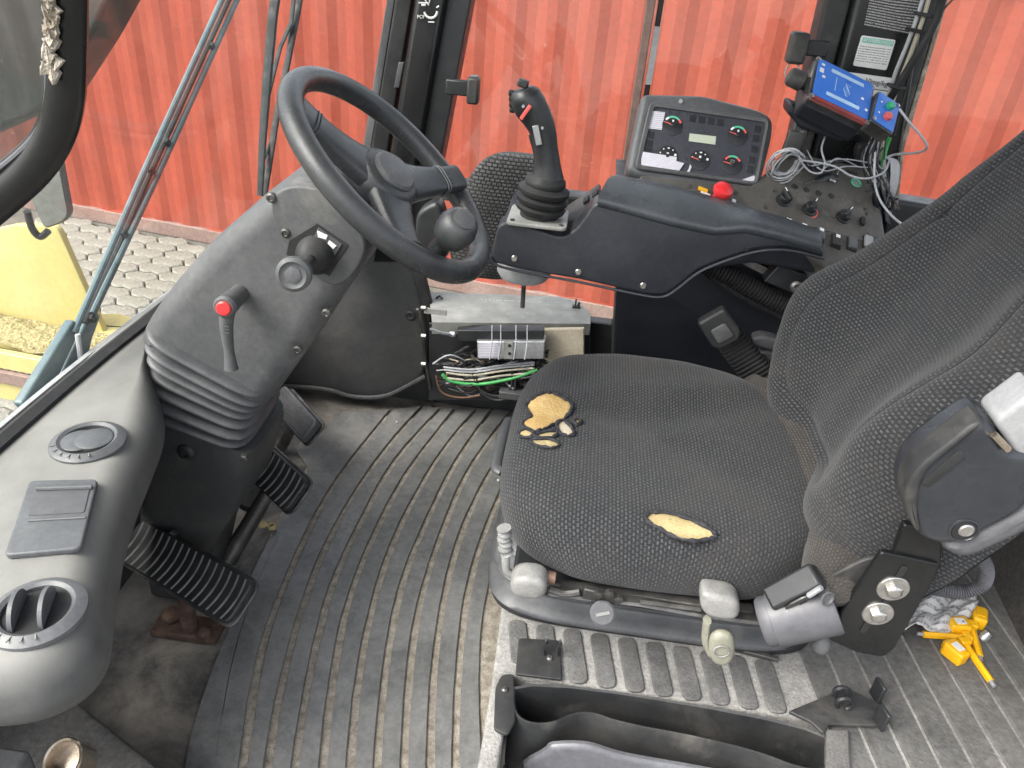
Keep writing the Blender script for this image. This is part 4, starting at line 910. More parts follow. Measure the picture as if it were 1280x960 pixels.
b = MB(); c = az(545, 373, LZ + .003); b.tube([c + Vector((0, 0, 0)), c + Vector((.008, .004, .006)), c + Vector((.016, -.002, .002))], .003, 6); b.build('wire_stub', 'cable_dark', wt)
st0, st1 = ay(533, 388, 1.50), az(532, 506, .004)
b = MB(); b.box((0, 0, 0), (.006, (st0 - st1).length, .006), Fr(st0.lerp(st1, .5), (1, 0, 0), st0 - st1)); b.build('upright', 'steel_dark', wt)
for py in (385, 420, 455):
    b = MB(); p = ay(531, py, 1.497); b.lathe(p, (-1, 0, 0), [(.005, -.002), (.005, .007), (.003, .009)], 6); b.build('bolt', 'zinc_bolt', wt)
b = MB(); b.box((st0 + Vector((.02, 0, .0))), (.05, .006, .012)); b.build('bracket', 'galvanised', wt)
b = MB(); b.rprism([Vector(q) for q in pY([(536, 404), (738, 404), (738, 500), (536, 500)], 1.665)], YFr(1.665), .004, .001, 1); b.build('back_plate', 'black_plastic', wt, smooth=0)
b = MB(); b.rprism([Vector(q) for q in pY([(676, 412), (730, 411), (730, 450), (670, 470)], 1.60)], YFr(1.60), .012, .002, 1); b.build('mount_board', 'board_cream', wt, smooth=0)
b = MB(); b.rprism([Vector(q) for q in pY([(571, 413), (680, 413), (679, 429), (573, 427)], 1.55)], YFr(1.55), .03, .003); b.build('black_module', 'black_plastic', wt)
sm_ = [(596, 427), (681, 427), (680, 449), (597, 449)]
b = MB(); b.rprism([Vector(q) for q in pY(sm_, 1.54)], YFr(1.54), .035, .003); b.build('silver_module', 'aluminium', wt)
label_quad('module_label', [(598, 428), (624, 428), (624, 447), (598, 447)], 1.5385, 'print_on_lilac', wt)
b = MB(); b.rprism([Vector(q) for q in pY([(630, 428), (641, 428), (641, 449), (630, 449)], 1.533)], YFr(1.533), .008, .001); b.build('terminal_strip', 'galvanised', wt)
for py in (432, 442):
    b = MB(); b.lathe(ay(637, py, 1.5325), (0, -1, 0), [(.004, -.001), (.004, .001)], 10); b.build('terminal_hole', 'rubber_black', wt)
for px in (615, 626, 645, 659):
    b = MB(); b.tube([ay(px, 407, 1.53), ay(px, 428, 1.528), ay(px - 3, 449, 1.53)], .0025, 6, flat=.5); b.build('cable_tie', 'tie_white', wt)
b = MB(); b.tube(cat([ay(538, 411, 1.52), ay(552, 416, 1.53), ay(566, 418, 1.55)], 4), .0035, 8); b.lathe(ay(562, 417, 1.55), (1, 0, 0), [(.005, 0), (.007, .003), (.007, .012), (.005, .014)], 10); b.build('antenna_plug', 'aluminium', wt)
# tangled wires lying in the tray, one object each
wi = 0
for k in range(60):
    pts = []; x = random.uniform(540, 590); yy = random.uniform(440, 488); y0 = yy
    for j in range(6):
        pts.append(ay(x, yy, random.uniform(1.56, 1.64))); x += random.uniform(14, 30); yy = y0 + random.uniform(-13, 13)
    mt = random.choice(['cable_dark'] * 7 + ['cable_copper', 'cable_grey', 'cable_cream'])
    b = MB(); b.tube(cat(pts, 6), random.uniform(.0013, .003), 6); b.build('wire', mt, wt, smooth=60)
for y0, mt in ((462, 'cable_grey'), (466, 'cable_cream'), (472, 'cable_cream'), (459, 'cable_grey')):
    b = MB(); b.tube(cat([ay(553 + random.uniform(0, 6), y0, 1.56), ay(590, y0 + 3, 1.56), ay(625, y0 - 2, 1.56), ay(668, y0 - 6, 1.56)], 6), .0028, 6); b.build('wire', mt, wt, smooth=60)
b = MB(); b.tube(cat([ay(553, 468, 1.56), ay(566, 477, 1.56), ay(600, 480, 1.56), ay(640, 473, 1.56), ay(672, 462, 1.56)], 6), .0042, 8); b.build('wire', 'cable_green', wt, label='thick green earth wire', smooth=60)
b = MB(); b.tube(cat([ay(595, 470, 1.56), ay(602, 490, 1.56), ay(620, 500, 1.56), ay(640, 494, 1.56), ay(645, 470, 1.56)], 6), .0032, 8); b.build('wire', 'cable_dark', wt, smooth=60)
b = MB(); b.tube(cat([ay(590, 466, 1.56), ay(600, 487, 1.56), ay(622, 495, 1.56), ay(638, 486, 1.56), ay(640, 465, 1.56)], 6), .0026, 8); b.build('wire', 'cable_dark', wt, smooth=60)
b = MB(); b.tube(cat([ay(545, 470, 1.56), ay(552, 490, 1.56), ay(575, 497, 1.56), ay(600, 494, 1.56)], 6), .0022, 8); b.build('wire', 'cable_copper', wt, smooth=60)
b = MB(); b.box(ay(640, 492, 1.56), (.06, .03, .02)); b.build('connector', 'column_grey', wt, bevel=.003)
# cable at the right end of the low window
cable('window_cable', [ay(776, 360, 1.60), ay(770, 390, 1.60), ay(766, 404, 1.60), ay(766, 430, 1.60), ay(764, 470, 1.60)], .003, 'cable_dark', 'thin black cable hanging at the edge of the low window')
# ================================================================== RIGHT CONSOLE
cs = thing('side_console', 'black moulded right side console with armrest ledge', 'console', (.15, 1.35, .55))
KY = 1.27
def PY_(l, y=KY): return [Vector(q) for q in pY(l, y)]
face = fillet(PY_([(636, 276), (703, 297), (722, 284), (744, 252), (800, 262), (880, 282), (930, 283), (985, 298), (1030, 312), (1030, 322), (985, 309), (945, 311), (900, 326), (872, 338), (846, 360), (830, 370), (806, 368), (720, 349), (652, 338), (617, 329), (613, 322), (622, 282)]), .012)
b = MB(); b.rprism(face, YFr(KY), .05, .006); b.build('near_panel', 'console_black', cs)
b = MB(); hem = PY_([(613, 320), (617, 331), (652, 340), (720, 351), (806, 370), (830, 372), (846, 362), (872, 340), (900, 328), (945, 313), (985, 311), (1030, 323)]); b.tube([Vector((q.x, KY - .001, q.y)) for q in chaikin([Vector((a.x, a.y, 0)) for a in hem], 2, False)], .0026, 8); b.build('hem', 'console_black', cs)
# joystick box behind the near panel
jb = fillet(PY_([(627, 278), (704, 299), (704, 340), (620, 328)], KY + .02), .012)
b = MB(); b.rprism(jb, YFr(KY + .02), .22, .012); b.build('joystick_box', 'console_black', cs)
# armrest ledge: swept section sloping down to the operator
ls = [(748, 247, 768, 218), (790, 258, 815, 226), (840, 272, 865, 238), (895, 284, 915, 252), (935, 281, 955, 264), (975, 290, 985, 273), (1028, 305, 1018, 287)]
rings = []
for nx, ny, fx, fy in ls:
    p = ay(nx, ny, KY - .006); q = ay(fx, fy, KY + .085); m = p.lerp(q, .5) + Vector((0, 0, .012))
    rings.append([p + Vector((0, .012, -.022)), p + Vector((0, 0, -.012)), p + Vector((0, -.001, -.003)), p + Vector((0, .006, .003)), m, q + Vector((0, -.008, .001)), q, q + Vector((0, .002, -.03)), p.lerp(q, .5) + Vector((0, 0, -.03))])
b = MB(); b.loft([[a[k].lerp(c[k], t) for k in range(len(a))] for a, c in zip(rings, rings[1:]) for t in (0, .34, .67)] + [rings[-1]]); b.build('ledge', 'console_ledge', cs, smooth=60)
for px, py in ((643, 323), (723, 340), (804, 357)):
    b = MB(); b.lathe(ay(px, py, KY), (0, -1, 0), [(.006, -.003), (.006, .0012), (.0045, .003), (.002, .003)], 16); b.build('rivet', 'zinc_bolt', cs)
b = MB(); b.lathe(ay(933, 312, KY), (0, -1, 0), [(.0035, -.003), (.0035, .0004)], 12); b.build('empty_hole', 'rubber_black', cs)
b = MB(); b.rprism(PY_([(770, 262), (1030, 300), (1030, 345), (940, 330), (820, 350), (770, 350)], KY + .06), YFr(KY + .06), .35, .01); b.build('body', 'console_black', cs)
# side pocket between joystick and panel
b = MB(); pk = Fr(ay(728, 262, KY + .10), (1, 0, .9), (0, 1, 0), (-.7, 0, .7)); b.box((0, 0, 0), (.075, .16, .008), pk); b.build('slope_cover', 'black_dusty', cs, bevel=.003)
for k in range(2):
    b = MB(); b.box((.012 + k * .02, .02, .006), (.012, .03, .006), pk); b.build('rocker_switch', 'rubber_black', cs, bevel=.002)
b = MB(); b.lathe(ay(655, 340, KY + .10), (0, 0, -1), [(.052, -.03), (.052, -.002), (.046, .008), (.02, .016), (.008, .017)], 36); b.build('under_cup', 'light_grey_plastic', cs)
b = MB(); b.cyl(ay(655, 352, KY + .10), ay(656, 352, KY + .10) + Vector((0, 0, -.055)), .0045); b.build('drop_rod', 'steel_dark', cs)
# pedestal below the console, hose and frame
b = MB(); pd = fillet(PY_([(772, 330), (1080, 330), (1080, 520), (762, 520)], 1.42), .006); b.rprism(pd, YFr(1.42), .2, .006); b.build('pedestal', 'navy_panel', cs)
b = MB(); b.ridge(cat([ay(880, 328, 1.38), ay(920, 348, 1.37), ay(962, 372, 1.36), ay(1010, 395, 1.35)], 8), .017, .0018, .0065, 16); b.build('thick_hose', 'rubber_black', cs)
b = MB(); b.ridge(cat([ay(872, 330, 1.385), ay(905, 357, 1.375), ay(945, 380, 1.365), ay(985, 398, 1.36)], 8), .0065, .001, .004, 12); b.build('thin_hose', 'rubber_black', cs)
b = MB()
for (p, q) in (((925, 322), (985, 352)), ((945, 315), (1010, 345))):
    a, c = ay(*p, 1.39), ay(*q, 1.37); b.box((0, 0, 0), ((c - a).length, .016, .016), Fr(a.lerp(c, .5), c - a, (0, 1, 0)))
b.build('frame_bars', 'steel_dark', cs, bevel=.002)
b = MB(); a, c = ay(965, 316, 1.40), ay(1035, 350, 1.38); b.box((0, 0, 0), ((c - a).length, .05, .012), Fr(a.lerp(c, .5), c - a, (0, 1, 0))); b.build('mount_rail', 'aluminium', cs, bevel=.002)
b = MB(); b.rprism(fillet(PY_([(975, 330), (1010, 345), (1010, 375), (954, 352)], 1.345), .004), YFr(1.345), .05, .003); b.build('mount_bracket', 'black_plastic', cs)
b = MB(); b.lathe(ay(995, 358, 1.345), (0, -1, 0), [(.011, -.004), (.011, .004), (.006, .006), (.003, .004)], 16); b.build('mount_bolt', 'zinc_bolt', cs)

# instrument panel
BL, BR, TL, TR = ay(783, 214, 1.44), ay(948, 238, 1.44), ay(803, 116, 1.52), ay(969, 148, 1.52)
IF = Fr((BL + BR + TL + TR) / 4, (BR - BL) + (TR - TL), (TL - BL) + (TR - BR), (0, -1, 0))
ip_ = thing('instrument_panel', 'tilted instrument panel with five dials in a grey plastic hood', 'instrument panel', IF(0, -.1, -.05))
def ipx(l): return [Vector(IF.px(a, c)) for a, c in l]
out = fillet(ipx([(803, 115), (880, 117), (950, 135), (968, 146), (967, 168), (950, 237), (940, 245), (868, 236), (795, 221), (783, 212), (789, 180)]), .014)
b = MB(); b.rprism(out, IF, .06, .013, 6, n0=-.062); b.build('hood', 'trim_grey', ip_)
fr_o = fillet(ipx([(812, 128), (962, 150), (946, 233), (793, 212)]), .012); fr_i = fillet(ipx([(817, 134), (957, 154), (942, 228), (799, 207)]), .006)
b = MB(); b.loft([[IF(q.x, q.y, -.003) for q in fr_o], [IF(q.x, q.y, .004) for q in fr_o], [IF(q.x, q.y, .006) for q in iv(fr_o, .002)], [IF(q.x, q.y, .005) for q in fr_i], [IF(q.x, q.y, -.003) for q in fr_i]], False, False); b.build('bezel', 'column_grey', ip_)
b = MB(); b.rprism(iv(fr_i, -.002), IF, .003, .0005, 1, n0=-.002); b.build('face', 'gauge_face', ip_, smooth=0)
def i7(x, y): return (780 + x / 6.4, 100 + y / 6.4)
def dial(x, y, r_px, arc, needle, greens=True):
    c = IF.px(*i7(x, y)); f = Fr(IF(c[0], c[1], .0012), IF.u, IF.v, IF.n); r = .0188
    b = MB(); b.lathe(f.o, f.n, [(r, 0), (r, .0014), (r * .96, .0017)], 36); d = b.build('dial', 'dial_black', ip_)
    def arcm(a0, a1, mt):
        b = MB(); n = 14; ra, rb = r * .72, r * .92; P = [[f(q * math.cos(R(a0 + (a1 - a0) * i / n)), q * math.sin(R(a0 + (a1 - a0) * i / n)), .0021) for q in (ra, rb)] for i in range(n + 1)]; b.grid(P); b.build('scale_arc', mt, d, smooth=0, normals=False)
    for a0, a1, mt in arc: arcm(a0, a1, mt)
    if needle is not None:
        b = MB(); b.tube([f(0, 0, .003), f(r * .9 * math.cos(R(needle)), r * .9 * math.sin(R(needle)), .003)], [.0013, .0007], 6); b.build('needle', 'red_print', d)
    b = MB(); b.lathe(f(0, 0, .001), f.n, [(.0035, 0), (.0035, .003), (.002, .0038)], 14); b.build('needle_hub', 'black_plastic', d)
    return f, d
WGR = [(150, 125, 'white_print'), (125, 50, 'green_print'), (50, 22, 'red_print')]
f, d = dial(385, 365, 90, WGR, 168); b = MB(); b.box((0, .008, .0021), (.003, .004, .0004), f); b.build('oil_symbol', 'white_print', d, smooth=0)
f, d = dial(905, 445, 90, WGR, 168); b = MB(); b.box((0, .008, .0021), (.003, .004, .0004), f); b.build('oil_symbol', 'white_print', d, smooth=0)
f, d = dial(860, 680, 90, [(150, 120, 'red_print'), (120, 60, 'green_print'), (60, 30, 'red_print')], 172); b = MB(); b.tube([f(-.003, .004, .0022), f(.003, .004, .0022), f(.003, .008, .0022), f(-.003, .008, .0022)], .0004, 4, closed=True); b.build('battery_symbol', 'white_print', d, smooth=0)
f, d = dial(602, 645, 90, [], 170); b = MB()
for t in (165, 128, 90, 55, 15): b.box((.0145 * math.cos(R(t)), .0145 * math.sin(R(t)), .002), (.0022 if t not in (15, 90) else .004, .0022 if t != 15 else .004, .0004), f)
b.box((0, .006, .002), (.004, .004, .0004), f); b.build('scale_marks', 'white_print', d, smooth=0)
f, d = dial(345, 610, 90, [], None); b = MB()
for t in (165, 128, 90, 55, 15): b.box((.0145 * math.cos(R(t)), .0145 * math.sin(R(t)), .002), (.0022 if t not in (15, 90) else .004, .0022 if t != 15 else .004, .0004), f)
b.box((0, .004, .002), (.004, .004, .0004), f); b.build('scale_marks', 'white_print', d, smooth=0)
def iquad(name, l, mat, n=.002, th=.0008, parent=None):
    q = [IF.px(*i7(a, c)) for a, c in l]; b = MB(); pts = [IF(x, y, n) for x, y in q]; b.add(pts + [p - IF.n * th for p in pts], [tuple(range(len(q))), tuple(range(len(q), 2 * len(q)))] + [(i, (i + 1) % len(q), len(q) + (i + 1) % len(q), len(q) + i) for i in range(len(q))])
    if len(q) == 4: b.uv = [(0, 1), (1, 1), (1, 0), (0, 0)] * 2
    return b.build(name, mat, parent or ip_, smooth=0)
iquad('display', [(523, 430), (735, 455), (728, 520), (516, 492)], 'lcd', .0022)
iquad('paper_label', [(205, 248), (328, 262), (300, 402), (180, 388)], 'print_on_lilac', .0022)
iquad('paper_sticker', [(146, 580), (418, 622), (415, 655), (478, 672), (430, 742), (135, 690), (135, 640)], 'paper_lilac', .0046)
iquad('paper_scrap', [(525, 680), (536, 700), (522, 740), (490, 750), (512, 720)], 'paper_lilac', .0046)
iquad('label_corner', [(1040, 765), (1050, 800), (1030, 822), (930, 805)], 'paper_lilac', .002)
for x, y in [(545, 310), (618, 320), (692, 330), (766, 342), (1065, 395), (1052, 470), (1040, 555), (1020, 640), (1008, 715), (212, 440), (200, 510), (190, 570)]:
    c = IF.px(*i7(x, y)); b = MB(); b.box((c[0], c[1], .0012), (.0125, .0125, .0022), IF); o = b.build('indicator_lamp', 'dial_black', ip_, bevel=.0006)
b = MB(); b.lathe(IF(*IF.px(851, 127), .0), IF.n, [(.004, -.004), (.004, .0012), (.003, .002)], 12); b.build('hood_screw', 'light_grey_plastic', ip_)

# switch panel
SBL, SBR, STL, STR = ay(925, 262, 1.372), ay(1075, 322, 1.372), ay(985, 180, 1.57), ay(1095, 218, 1.57)
SF = Fr(SBL.lerp(STR, .5), (SBR - SBL) + (STR - STL), (STL - SBL) + (STR - SBR), (0, -.3, 1))
sp_ = thing('switch_panel', 'worn grey brown switch panel with rotary knobs and rocker switches', 'switch panel', SF(0, 0, -.05))
def spx(l): return [Vector(SF.px(a, c)) for a, c in l]
def s2(x, y): return (930 + x / 5.645, 160 + y / 5.645)
pm('switch_plate', (.07, .066, .058), .6, (.13, .122, .108), 10, .35, .7, bump=.0004, bsc=500, dust=(.2, .19, .165), dlo=.52, dhi=.8, dsc=12)
out = fillet(spx([(800, 218), (940, 232), (985, 190), (1040, 200), (1092, 212), (1108, 300), (1050, 345), (1010, 320), (930, 282), (850, 255), (800, 235)]), .01)
b = MB(); b.rprism(out, SF, .03, .004, n0=-.03); b.build('plate', 'switch_plate', sp_)
pl2 = fillet(spx([s2(190, 455), s2(290, 440), s2(930, 600), s2(950, 765), s2(840, 800), s2(120, 600)]), .004)
b = MB(); b.rprism(pl2, SF, .002, .0006, 1, n0=-.0004); b.build('knob_plate', 'switch_plate', sp_)
pl3 = fillet(spx([s2(420, 350), s2(640, 300), s2(880, 400), s2(915, 600), s2(500, 520), s2(330, 430)]), .004)
b = MB(); b.rprism(pl3, SF, .0018, .0006, 1, n0=-.0004); b.build('button_plate', 'switch_plate', sp_)
def sat(x, y, n=.0018):
    c = SF.px(*s2(x, y)); return SF(c[0], c[1], n)
for x, y, ang, mt in ((268, 520, 125, None), (450, 585, 70, 'red'), (690, 640, 60, None)):
    c = sat(x, y); b = MB(); b.lathe(c, SF.n, [(.0135, 0), (.0135, .003), (.0115, .004), (.0112, .013), (.0095, .0145)], 28); k = b.build('knob', 'black_plastic', sp_)
    kf = Fr(c, SF.u * math.cos(R(ang)) + SF.v * math.sin(R(ang)), SF.v * math.cos(R(ang)) - SF.u * math.sin(R(ang)), SF.n)
    b = MB(); b.box((0, 0, .0155), (.026, .0075, .012), kf); b.build('knob_grip', 'black_plastic', k, bevel=.002)
    b = MB(); b.box((.009, 0, .0218), (.008, .0016, .0008), kf); b.build('pointer', 'white_print', k)
    if mt:
        b = MB(); n = 14; P = [[SF(*SF.px(*s2(x, y)), .0) + (SF.u * math.cos(t) + SF.v * math.sin(t)) * q + SF.n * .0024 for q in (.0165, .019)] for t in [R(-60 + 110 * i / n) for i in range(n + 1)]]; b.grid(P); b.build('red_scale', 'red_print', k, smooth=0)
for x, y in ((355, 418), (437, 440), (522, 463), (612, 483), (697, 503), (790, 518)):
    c = sat(x, y, .001); b = MB(); b.lathe(c, SF.n, [(.0062, 0), (.0062, .0018), (.005, .0024), (.0042, .0012)], 20); b.build('round_button', 'black_dusty' if x < 650 else 'switch_plate', sp_)
for x, y in ((150, 568), (215, 452), (282, 440), (862, 450), (850, 580), (862, 612), (880, 752), (1010, 560)):
    c = sat(x, y, .0015); b = MB(); b.lathe(c, SF.n, [(.0036, -.002), (.0036, .0012), (.0025, .0018)], 10); b.build('screw', 'steel_dark', sp_)
c = sat(785, 395, .001); b = MB(); b.tube([c + (SF.u * math.cos(t) + SF.v * math.sin(t)) * .0095 + SF.n * .002 for t in [2 * math.pi * i / 28 for i in range(28)]], .0016, 6, closed=True); b.build('green_ring', 'green_print', sp_)
b = MB(); b.lathe(c, SF.n, [(.008, -.002), (.008, .0006)], 20); b.build('lighter_socket', 'aluminium', sp_)
c = sat(628, 360, .001); b = MB(); b.lathe(c, SF.n, [(.008, 0), (.008, .006), (.006, .008)], 20); b.build('ignition_lock', 'steel_dark', sp_)
for i, (x, y, mt) in enumerate([(645, 805, 'black_dusty'), (758, 825, 'trim_grey'), (868, 815, 'light_grey_plastic'), (530, 760, 'trim_grey')]):
    c = SF.px(*s2(x, y)); f = Fr(SF(c[0], c[1], .0), SF.u, SF.v, SF.n)
    b = MB(); b.box((0, 0, .001), (.019, .031, .004), f); r_ = b.build('rocker_switch', 'rubber_black', sp_, bevel=.001)
    b = MB(); b.box((0, .001, .0045), (.016, .027, .007), f); b.build('rocker', mt, r_, bevel=.0022)
    if i in (0, 3): b = MB(); b.box((0, .008, .0085), (.008, .007, .0006), f); b.build('rocker_symbol', 'white_print', r_, smooth=0)
c = SF.px(*s2(825, 670)); b = MB(); b.box((c[0], c[1], .004), (.008, .018, .009), SF); b.build('toggle', 'rubber_black', sp_, bevel=.001)
for x, y in ((190, 615), (315, 648), (425, 685)):
    c = SF.px(*s2(x, y)); b = MB(); b.box((c[0], c[1], .0022), (.009, .003, .0005), SF); b.build('print_mark', 'white_print', sp_, smooth=0)
# emergency stop with tag
es = thing('emergency_stop', 'red mushroom emergency stop button with yellow tag on the console', 'button', sat(-180, 470))
ec = apl(897, 248, SF.o, SF.n)
b = MB(); b.lathe(ec, SF.n, [(.011, -.004), (.011, .012), (.013, .013), (.0165, .016), (.018, .021), (.016, .027), (.010, .031), (.003, .032)], 32); b.build('mushroom_head', 'red_plastic', es)
c = SF.px(878, 238); b = MB(); b.box((c[0], c[1], .002), (.018, .009, .0015), SF); b.build('yellow_tag', 'seal_yellow', es, smooth=0)
c = SF.px(881, 244); b = MB(); b.box((c[0], c[1], .0022), (.018, .008, .0015), SF); b.build('white_tag', 'paper_white', es, smooth=0)
c = SF.px(917, 252); b = MB(); b.box((c[0], c[1], .0015), (.007, .009, .0008), SF); b.build('symbol_mark', 'print_on_white', es, smooth=0)
for x, y in ((861, 233), (919, 241)):
    b = MB(); b.lathe(apl(x, y, SF.o, SF.n), SF.n, [(.005, -.002), (.005, .0015), (.003, .0025)], 12); b.build('plate_screw', 'steel_dark', es)
# keys hanging in the lock
ky = thing('key_bunch', 'ring with ignition key and black fob hanging from the switch panel', 'keys', sat(610, 330))
c = sat(616, 325, .008); b = MB(); b.tube([c + (SF.u * math.cos(t) + SF.v * math.sin(t)) * .0085 + SF.n * .004 * math.sin(t) for t in [2 * math.pi * i / 28 for i in range(28)]], .0011, 6, closed=True); b.build('ring', 'keyring', ky)
p, q = sat(600, 350, .008), sat(425, 412, .006); b = MB(); b.tube([p, p.lerp(q, .4), p.lerp(q, .65)], [.006, .007, .003], 8, flat=.4, up=SF.n); b.build('fob', 'black_plastic', ky)
b = MB(); b.box((0, 0, 0), ((q - p).length * .45, .0035, .0015), Fr(p.lerp(q, .8), q - p, SF.v)); b.build('key_blade', 'keyring', ky)
p = sat(612, 385, .006); b = MB(); b.box((0, 0, 0), (.013, .006, .003), Fr(p, SF.u, SF.v)); b.build('key_head', 'keyring', ky, bevel=.001)
b = MB(); p, q = sat(350, 320, .004), sat(600, 300, .02); b.box((0, 0, 0), (.05, .022, .004), Fr(p.lerp(q, .65), q - p, SF.v)); b.build('leather_tag', 'rubber_black', ky, bevel=.001)

# joystick
jk = thing('joystick', 'black pistol grip joystick with red switches on rubber boot', 'joystick', ay(674, 285, 1.40))
JY = 1.40
jt = az(673, 276, ay(640, 285, KY + .02).z + .003); JZ = jt.z + .012
pl = fillet([Vector(q) for q in [(-.052, -.05), (.052, -.05), (.052, .05), (-.052, .05)]], .012)
jc = az(673, 274, JZ)
b = MB(); b.rprism(pl, Fr(jc, (1, 0, 0), (0, 1, 0), (0, 0, 1)), .007, .002); b.build('base_plate', 'galvanised', jk)
for sx_ in (-1, 1):
    for sy_ in (-1, 1):
        b = MB(); b.lathe(jc + Vector((sx_ * .042, sy_ * .04, .007)), (0, 0, 1), [(.004, 0), (.004, .002), (.002, .003)], 10); b.build('screw', 'steel_dark', jk)
b = MB(); b.lathe(jc, (.09, 0, 1), [(.034, .005), (.034, .013), (.042, .018), (.044, .024), (.038, .028), (.044, .033), (.046, .04), (.038, .044), (.044, .049), (.045, .056), (.034, .062), (.036, .066), (.034, .074), (.022, .08), (.019, .09)], 36); b.build('rubber_boot', 'rubber_black', jk, smooth=50)
def jp(a, c): return ay(a, c, jc.y)
cen = [jp(684, 222), jp(684, 205), jp(682, 185), jp(679, 165), jp(672, 148), jp(663, 133), jp(656, 120), jp(653, 111)]
rad = [.029, .0225, .0205, .0215, .0245, .0275, .0265, .018]; cen = cat(cen, 3); rr = []
for i in range(len(cen)):
    t = i / 3; k = min(int(t), 6); rr.append(rad[k] + (rad[k + 1] - rad[k]) * (t - k))
b = MB(); b.tube(cen, rr, 20, up=(0, 1, 0), flat=.92); gp = b.build('grip', 'black_plastic', jk, smooth=70)
b = MB(); a = jp(656, 106); b.box((0, 0, 0), (.018, .016, .012), Fr(a + Vector((-.003, 0, .002)), (1, 0, -.2), (0, 1, 0))); b.build('thumb_switch', 'black_dusty', gp, bevel=.003)
b = MB(); a = jp(669, 113); b.lathe(a + Vector((-.002, 0, -.006)), (.5, -.35, .8), [(.009, 0), (.009, .008), (.007, .010), (.0065, .007)], 20); b.build('red_rocker', 'red_dull', gp)
b = MB(); p, q = ay(663, 132, jc.y - .0275), ay(651, 149, jc.y - .0255); b.box((0, 0, 0), ((q - p).length, .005, .006), Fr(p.lerp(q, .5), q - p, (0, 1, 0))); b.build('red_slide', 'red_print', gp, bevel=.001)
b = MB(); p, q = ay(669, 157, jc.y - .0222), ay(674, 181, jc.y - .0205); b.box((0, 0, 0), ((q - p).length, .010, .003), Fr(p.lerp(q, .5), q - p, (1, 0, .2))); b.build('name_plate', 'aluminium', gp, bevel=.0005)
for x, y in ((654, 133), (678, 160)):
    b = MB(); b.lathe(ay(x, y, jc.y - .0265 if y < 150 else jc.y - .0215), (0, -1, 0), [(.0024, -.004), (.0024, .0008)], 10); b.build('pin', 'aluminium', gp)
b = MB(); b.tube(cat([jp(662, 168), jp(668, 185), jp(671, 205)], 4), [.002, .003, .004, .004, .004, .004, .004, .004, .003], 8, flat=1.6, up=(0, 1, 0)); b.build('hand_rest', 'black_plastic', gp)
b = MB()
for k in range(4): b.lathe(jp(637.5 + k * .4, 116 + k * 7) + Vector((.002, 0, 0)), (-1, 0, .1), [(.005, -.004), (.005, .003), (.003, .0045)], 10)
b.build('side_buttons', 'rubber_black', gp)

# fabric pad behind the joystick
pdz = thing('passenger_pad', 'rounded black woven fabric pad between steering wheel and joystick', 'cushion', ay(620, 320, 1.55))
pc = ay(628, 272, 1.54); P = []; uvs = []
nu, nv = 48, 30
for i in range(nu):
    row = []
    for j in range(nv + 1):
        t = 2 * math.pi * i / nu; s = -math.pi / 2 + math.pi * j / nv; e = .62
        cx_ = math.copysign(abs(math.cos(s)) ** e, math.cos(s)); sz_ = math.copysign(abs(math.sin(s)) ** e, math.sin(s))
        x = .095 * cx_ * math.copysign(abs(math.cos(t)) ** .7, math.cos(t)); y = .05 * cx_ * math.copysign(abs(math.sin(t)) ** .8, math.sin(t)); z = .135 * sz_
        row.append(pc + Vector((x + z * .22, y, z))); uvs.append((x * 1.1 + y * .4, z * 1.05 + y * .2))
    P.append(row)
b = MB(); b.grid(P, cu=True); b.uv = uvs; b.build('cover', 'pad_fabric', pdz, smooth=80)

# ================================================================== BLUE TERMINAL
b0, b1, b2, b3 = ay(1024, 73, 1.53), ay(1093, 109, 1.53), ay(1082, 151, 1.45), ay(1011, 119, 1.45)
TF = Fr((b0 + b1 + b2 + b3) / 4, (b1 - b0) + (b2 - b3), (b0 - b3) + (b1 - b2), (0, -1, .3))
tm = thing('radio_terminal', 'blue faced radio terminal box with clear cover and red display strip', 'terminal', TF(0, 0, -.05))
Wt = ((b1 - b0) + (b2 - b3)).length / 2; Ht = abs(((b0 + b1) / 2 - (b2 + b3) / 2).dot(TF.v))
def rect(wi_, hi_, r=.006, cx_=0, cy_=0): return fillet([Vector(q) for q in [(cx_ - wi_ / 2, cy_ - hi_ / 2), (cx_ + wi_ / 2, cy_ - hi_ / 2), (cx_ + wi_ / 2, cy_ + hi_ / 2), (cx_ - wi_ / 2, cy_ + hi_ / 2)]], r)
b = MB(); b.rprism(rect(Wt * 1.04, Ht * 1.06, .01), TF, .05, .006, n0=-.052); b.build('case', 'navy_panel', tm)
b = MB(); b.rprism(rect(Wt * 1.08, Ht * 1.16, .008, 0, -.004), TF, .018, .003, n0=-.016); b.build('clear_cover', 'clear_plastic', tm)
b = MB(); b.rprism(rect(Wt * .98, Ht * .97, .006), TF, .0012, .0004, n0=.0026); b.build('face_sheet', 'blue_print', tm)
b = MB(); b.rprism(rect(Wt * .96, .008, .001, 0, -Ht * .5 - .001), TF, .009, .001, n0=-.006); b.build('red_display', 'red_dull', tm)
for cy_, w_ in ((Ht * .32, .58), (-Ht * .31, .58)):
    b = MB(); b.rprism(rect(Wt * w_, .0085, .0015, Wt * .04 if cy_ > 0 else Wt * .02, cy_), TF, .0006, .0002, 1, n0=.0038); b.build('scale_bar', 'pale_blue_print', tm, smooth=0)
for x, y, r in ((-.36, .06, .0035), (.34, -.02, .003), (.43, -.26, .003)):
    b = MB(); b.lathe(TF(x * Wt, y * Ht, .0037), TF.n, [(r, 0), (r, .0005)], 16); b.build('print_dot', 'white_print', tm, smooth=0)
b = MB(); b.box((-.41 * Wt, .2 * Ht, .004), (.008, .011, .0005), TF); b.box((-.40 * Wt, .36 * Ht, .004), (.006, .005, .0005), TF); b.build('print_symbol', 'white_print', tm, smooth=0)
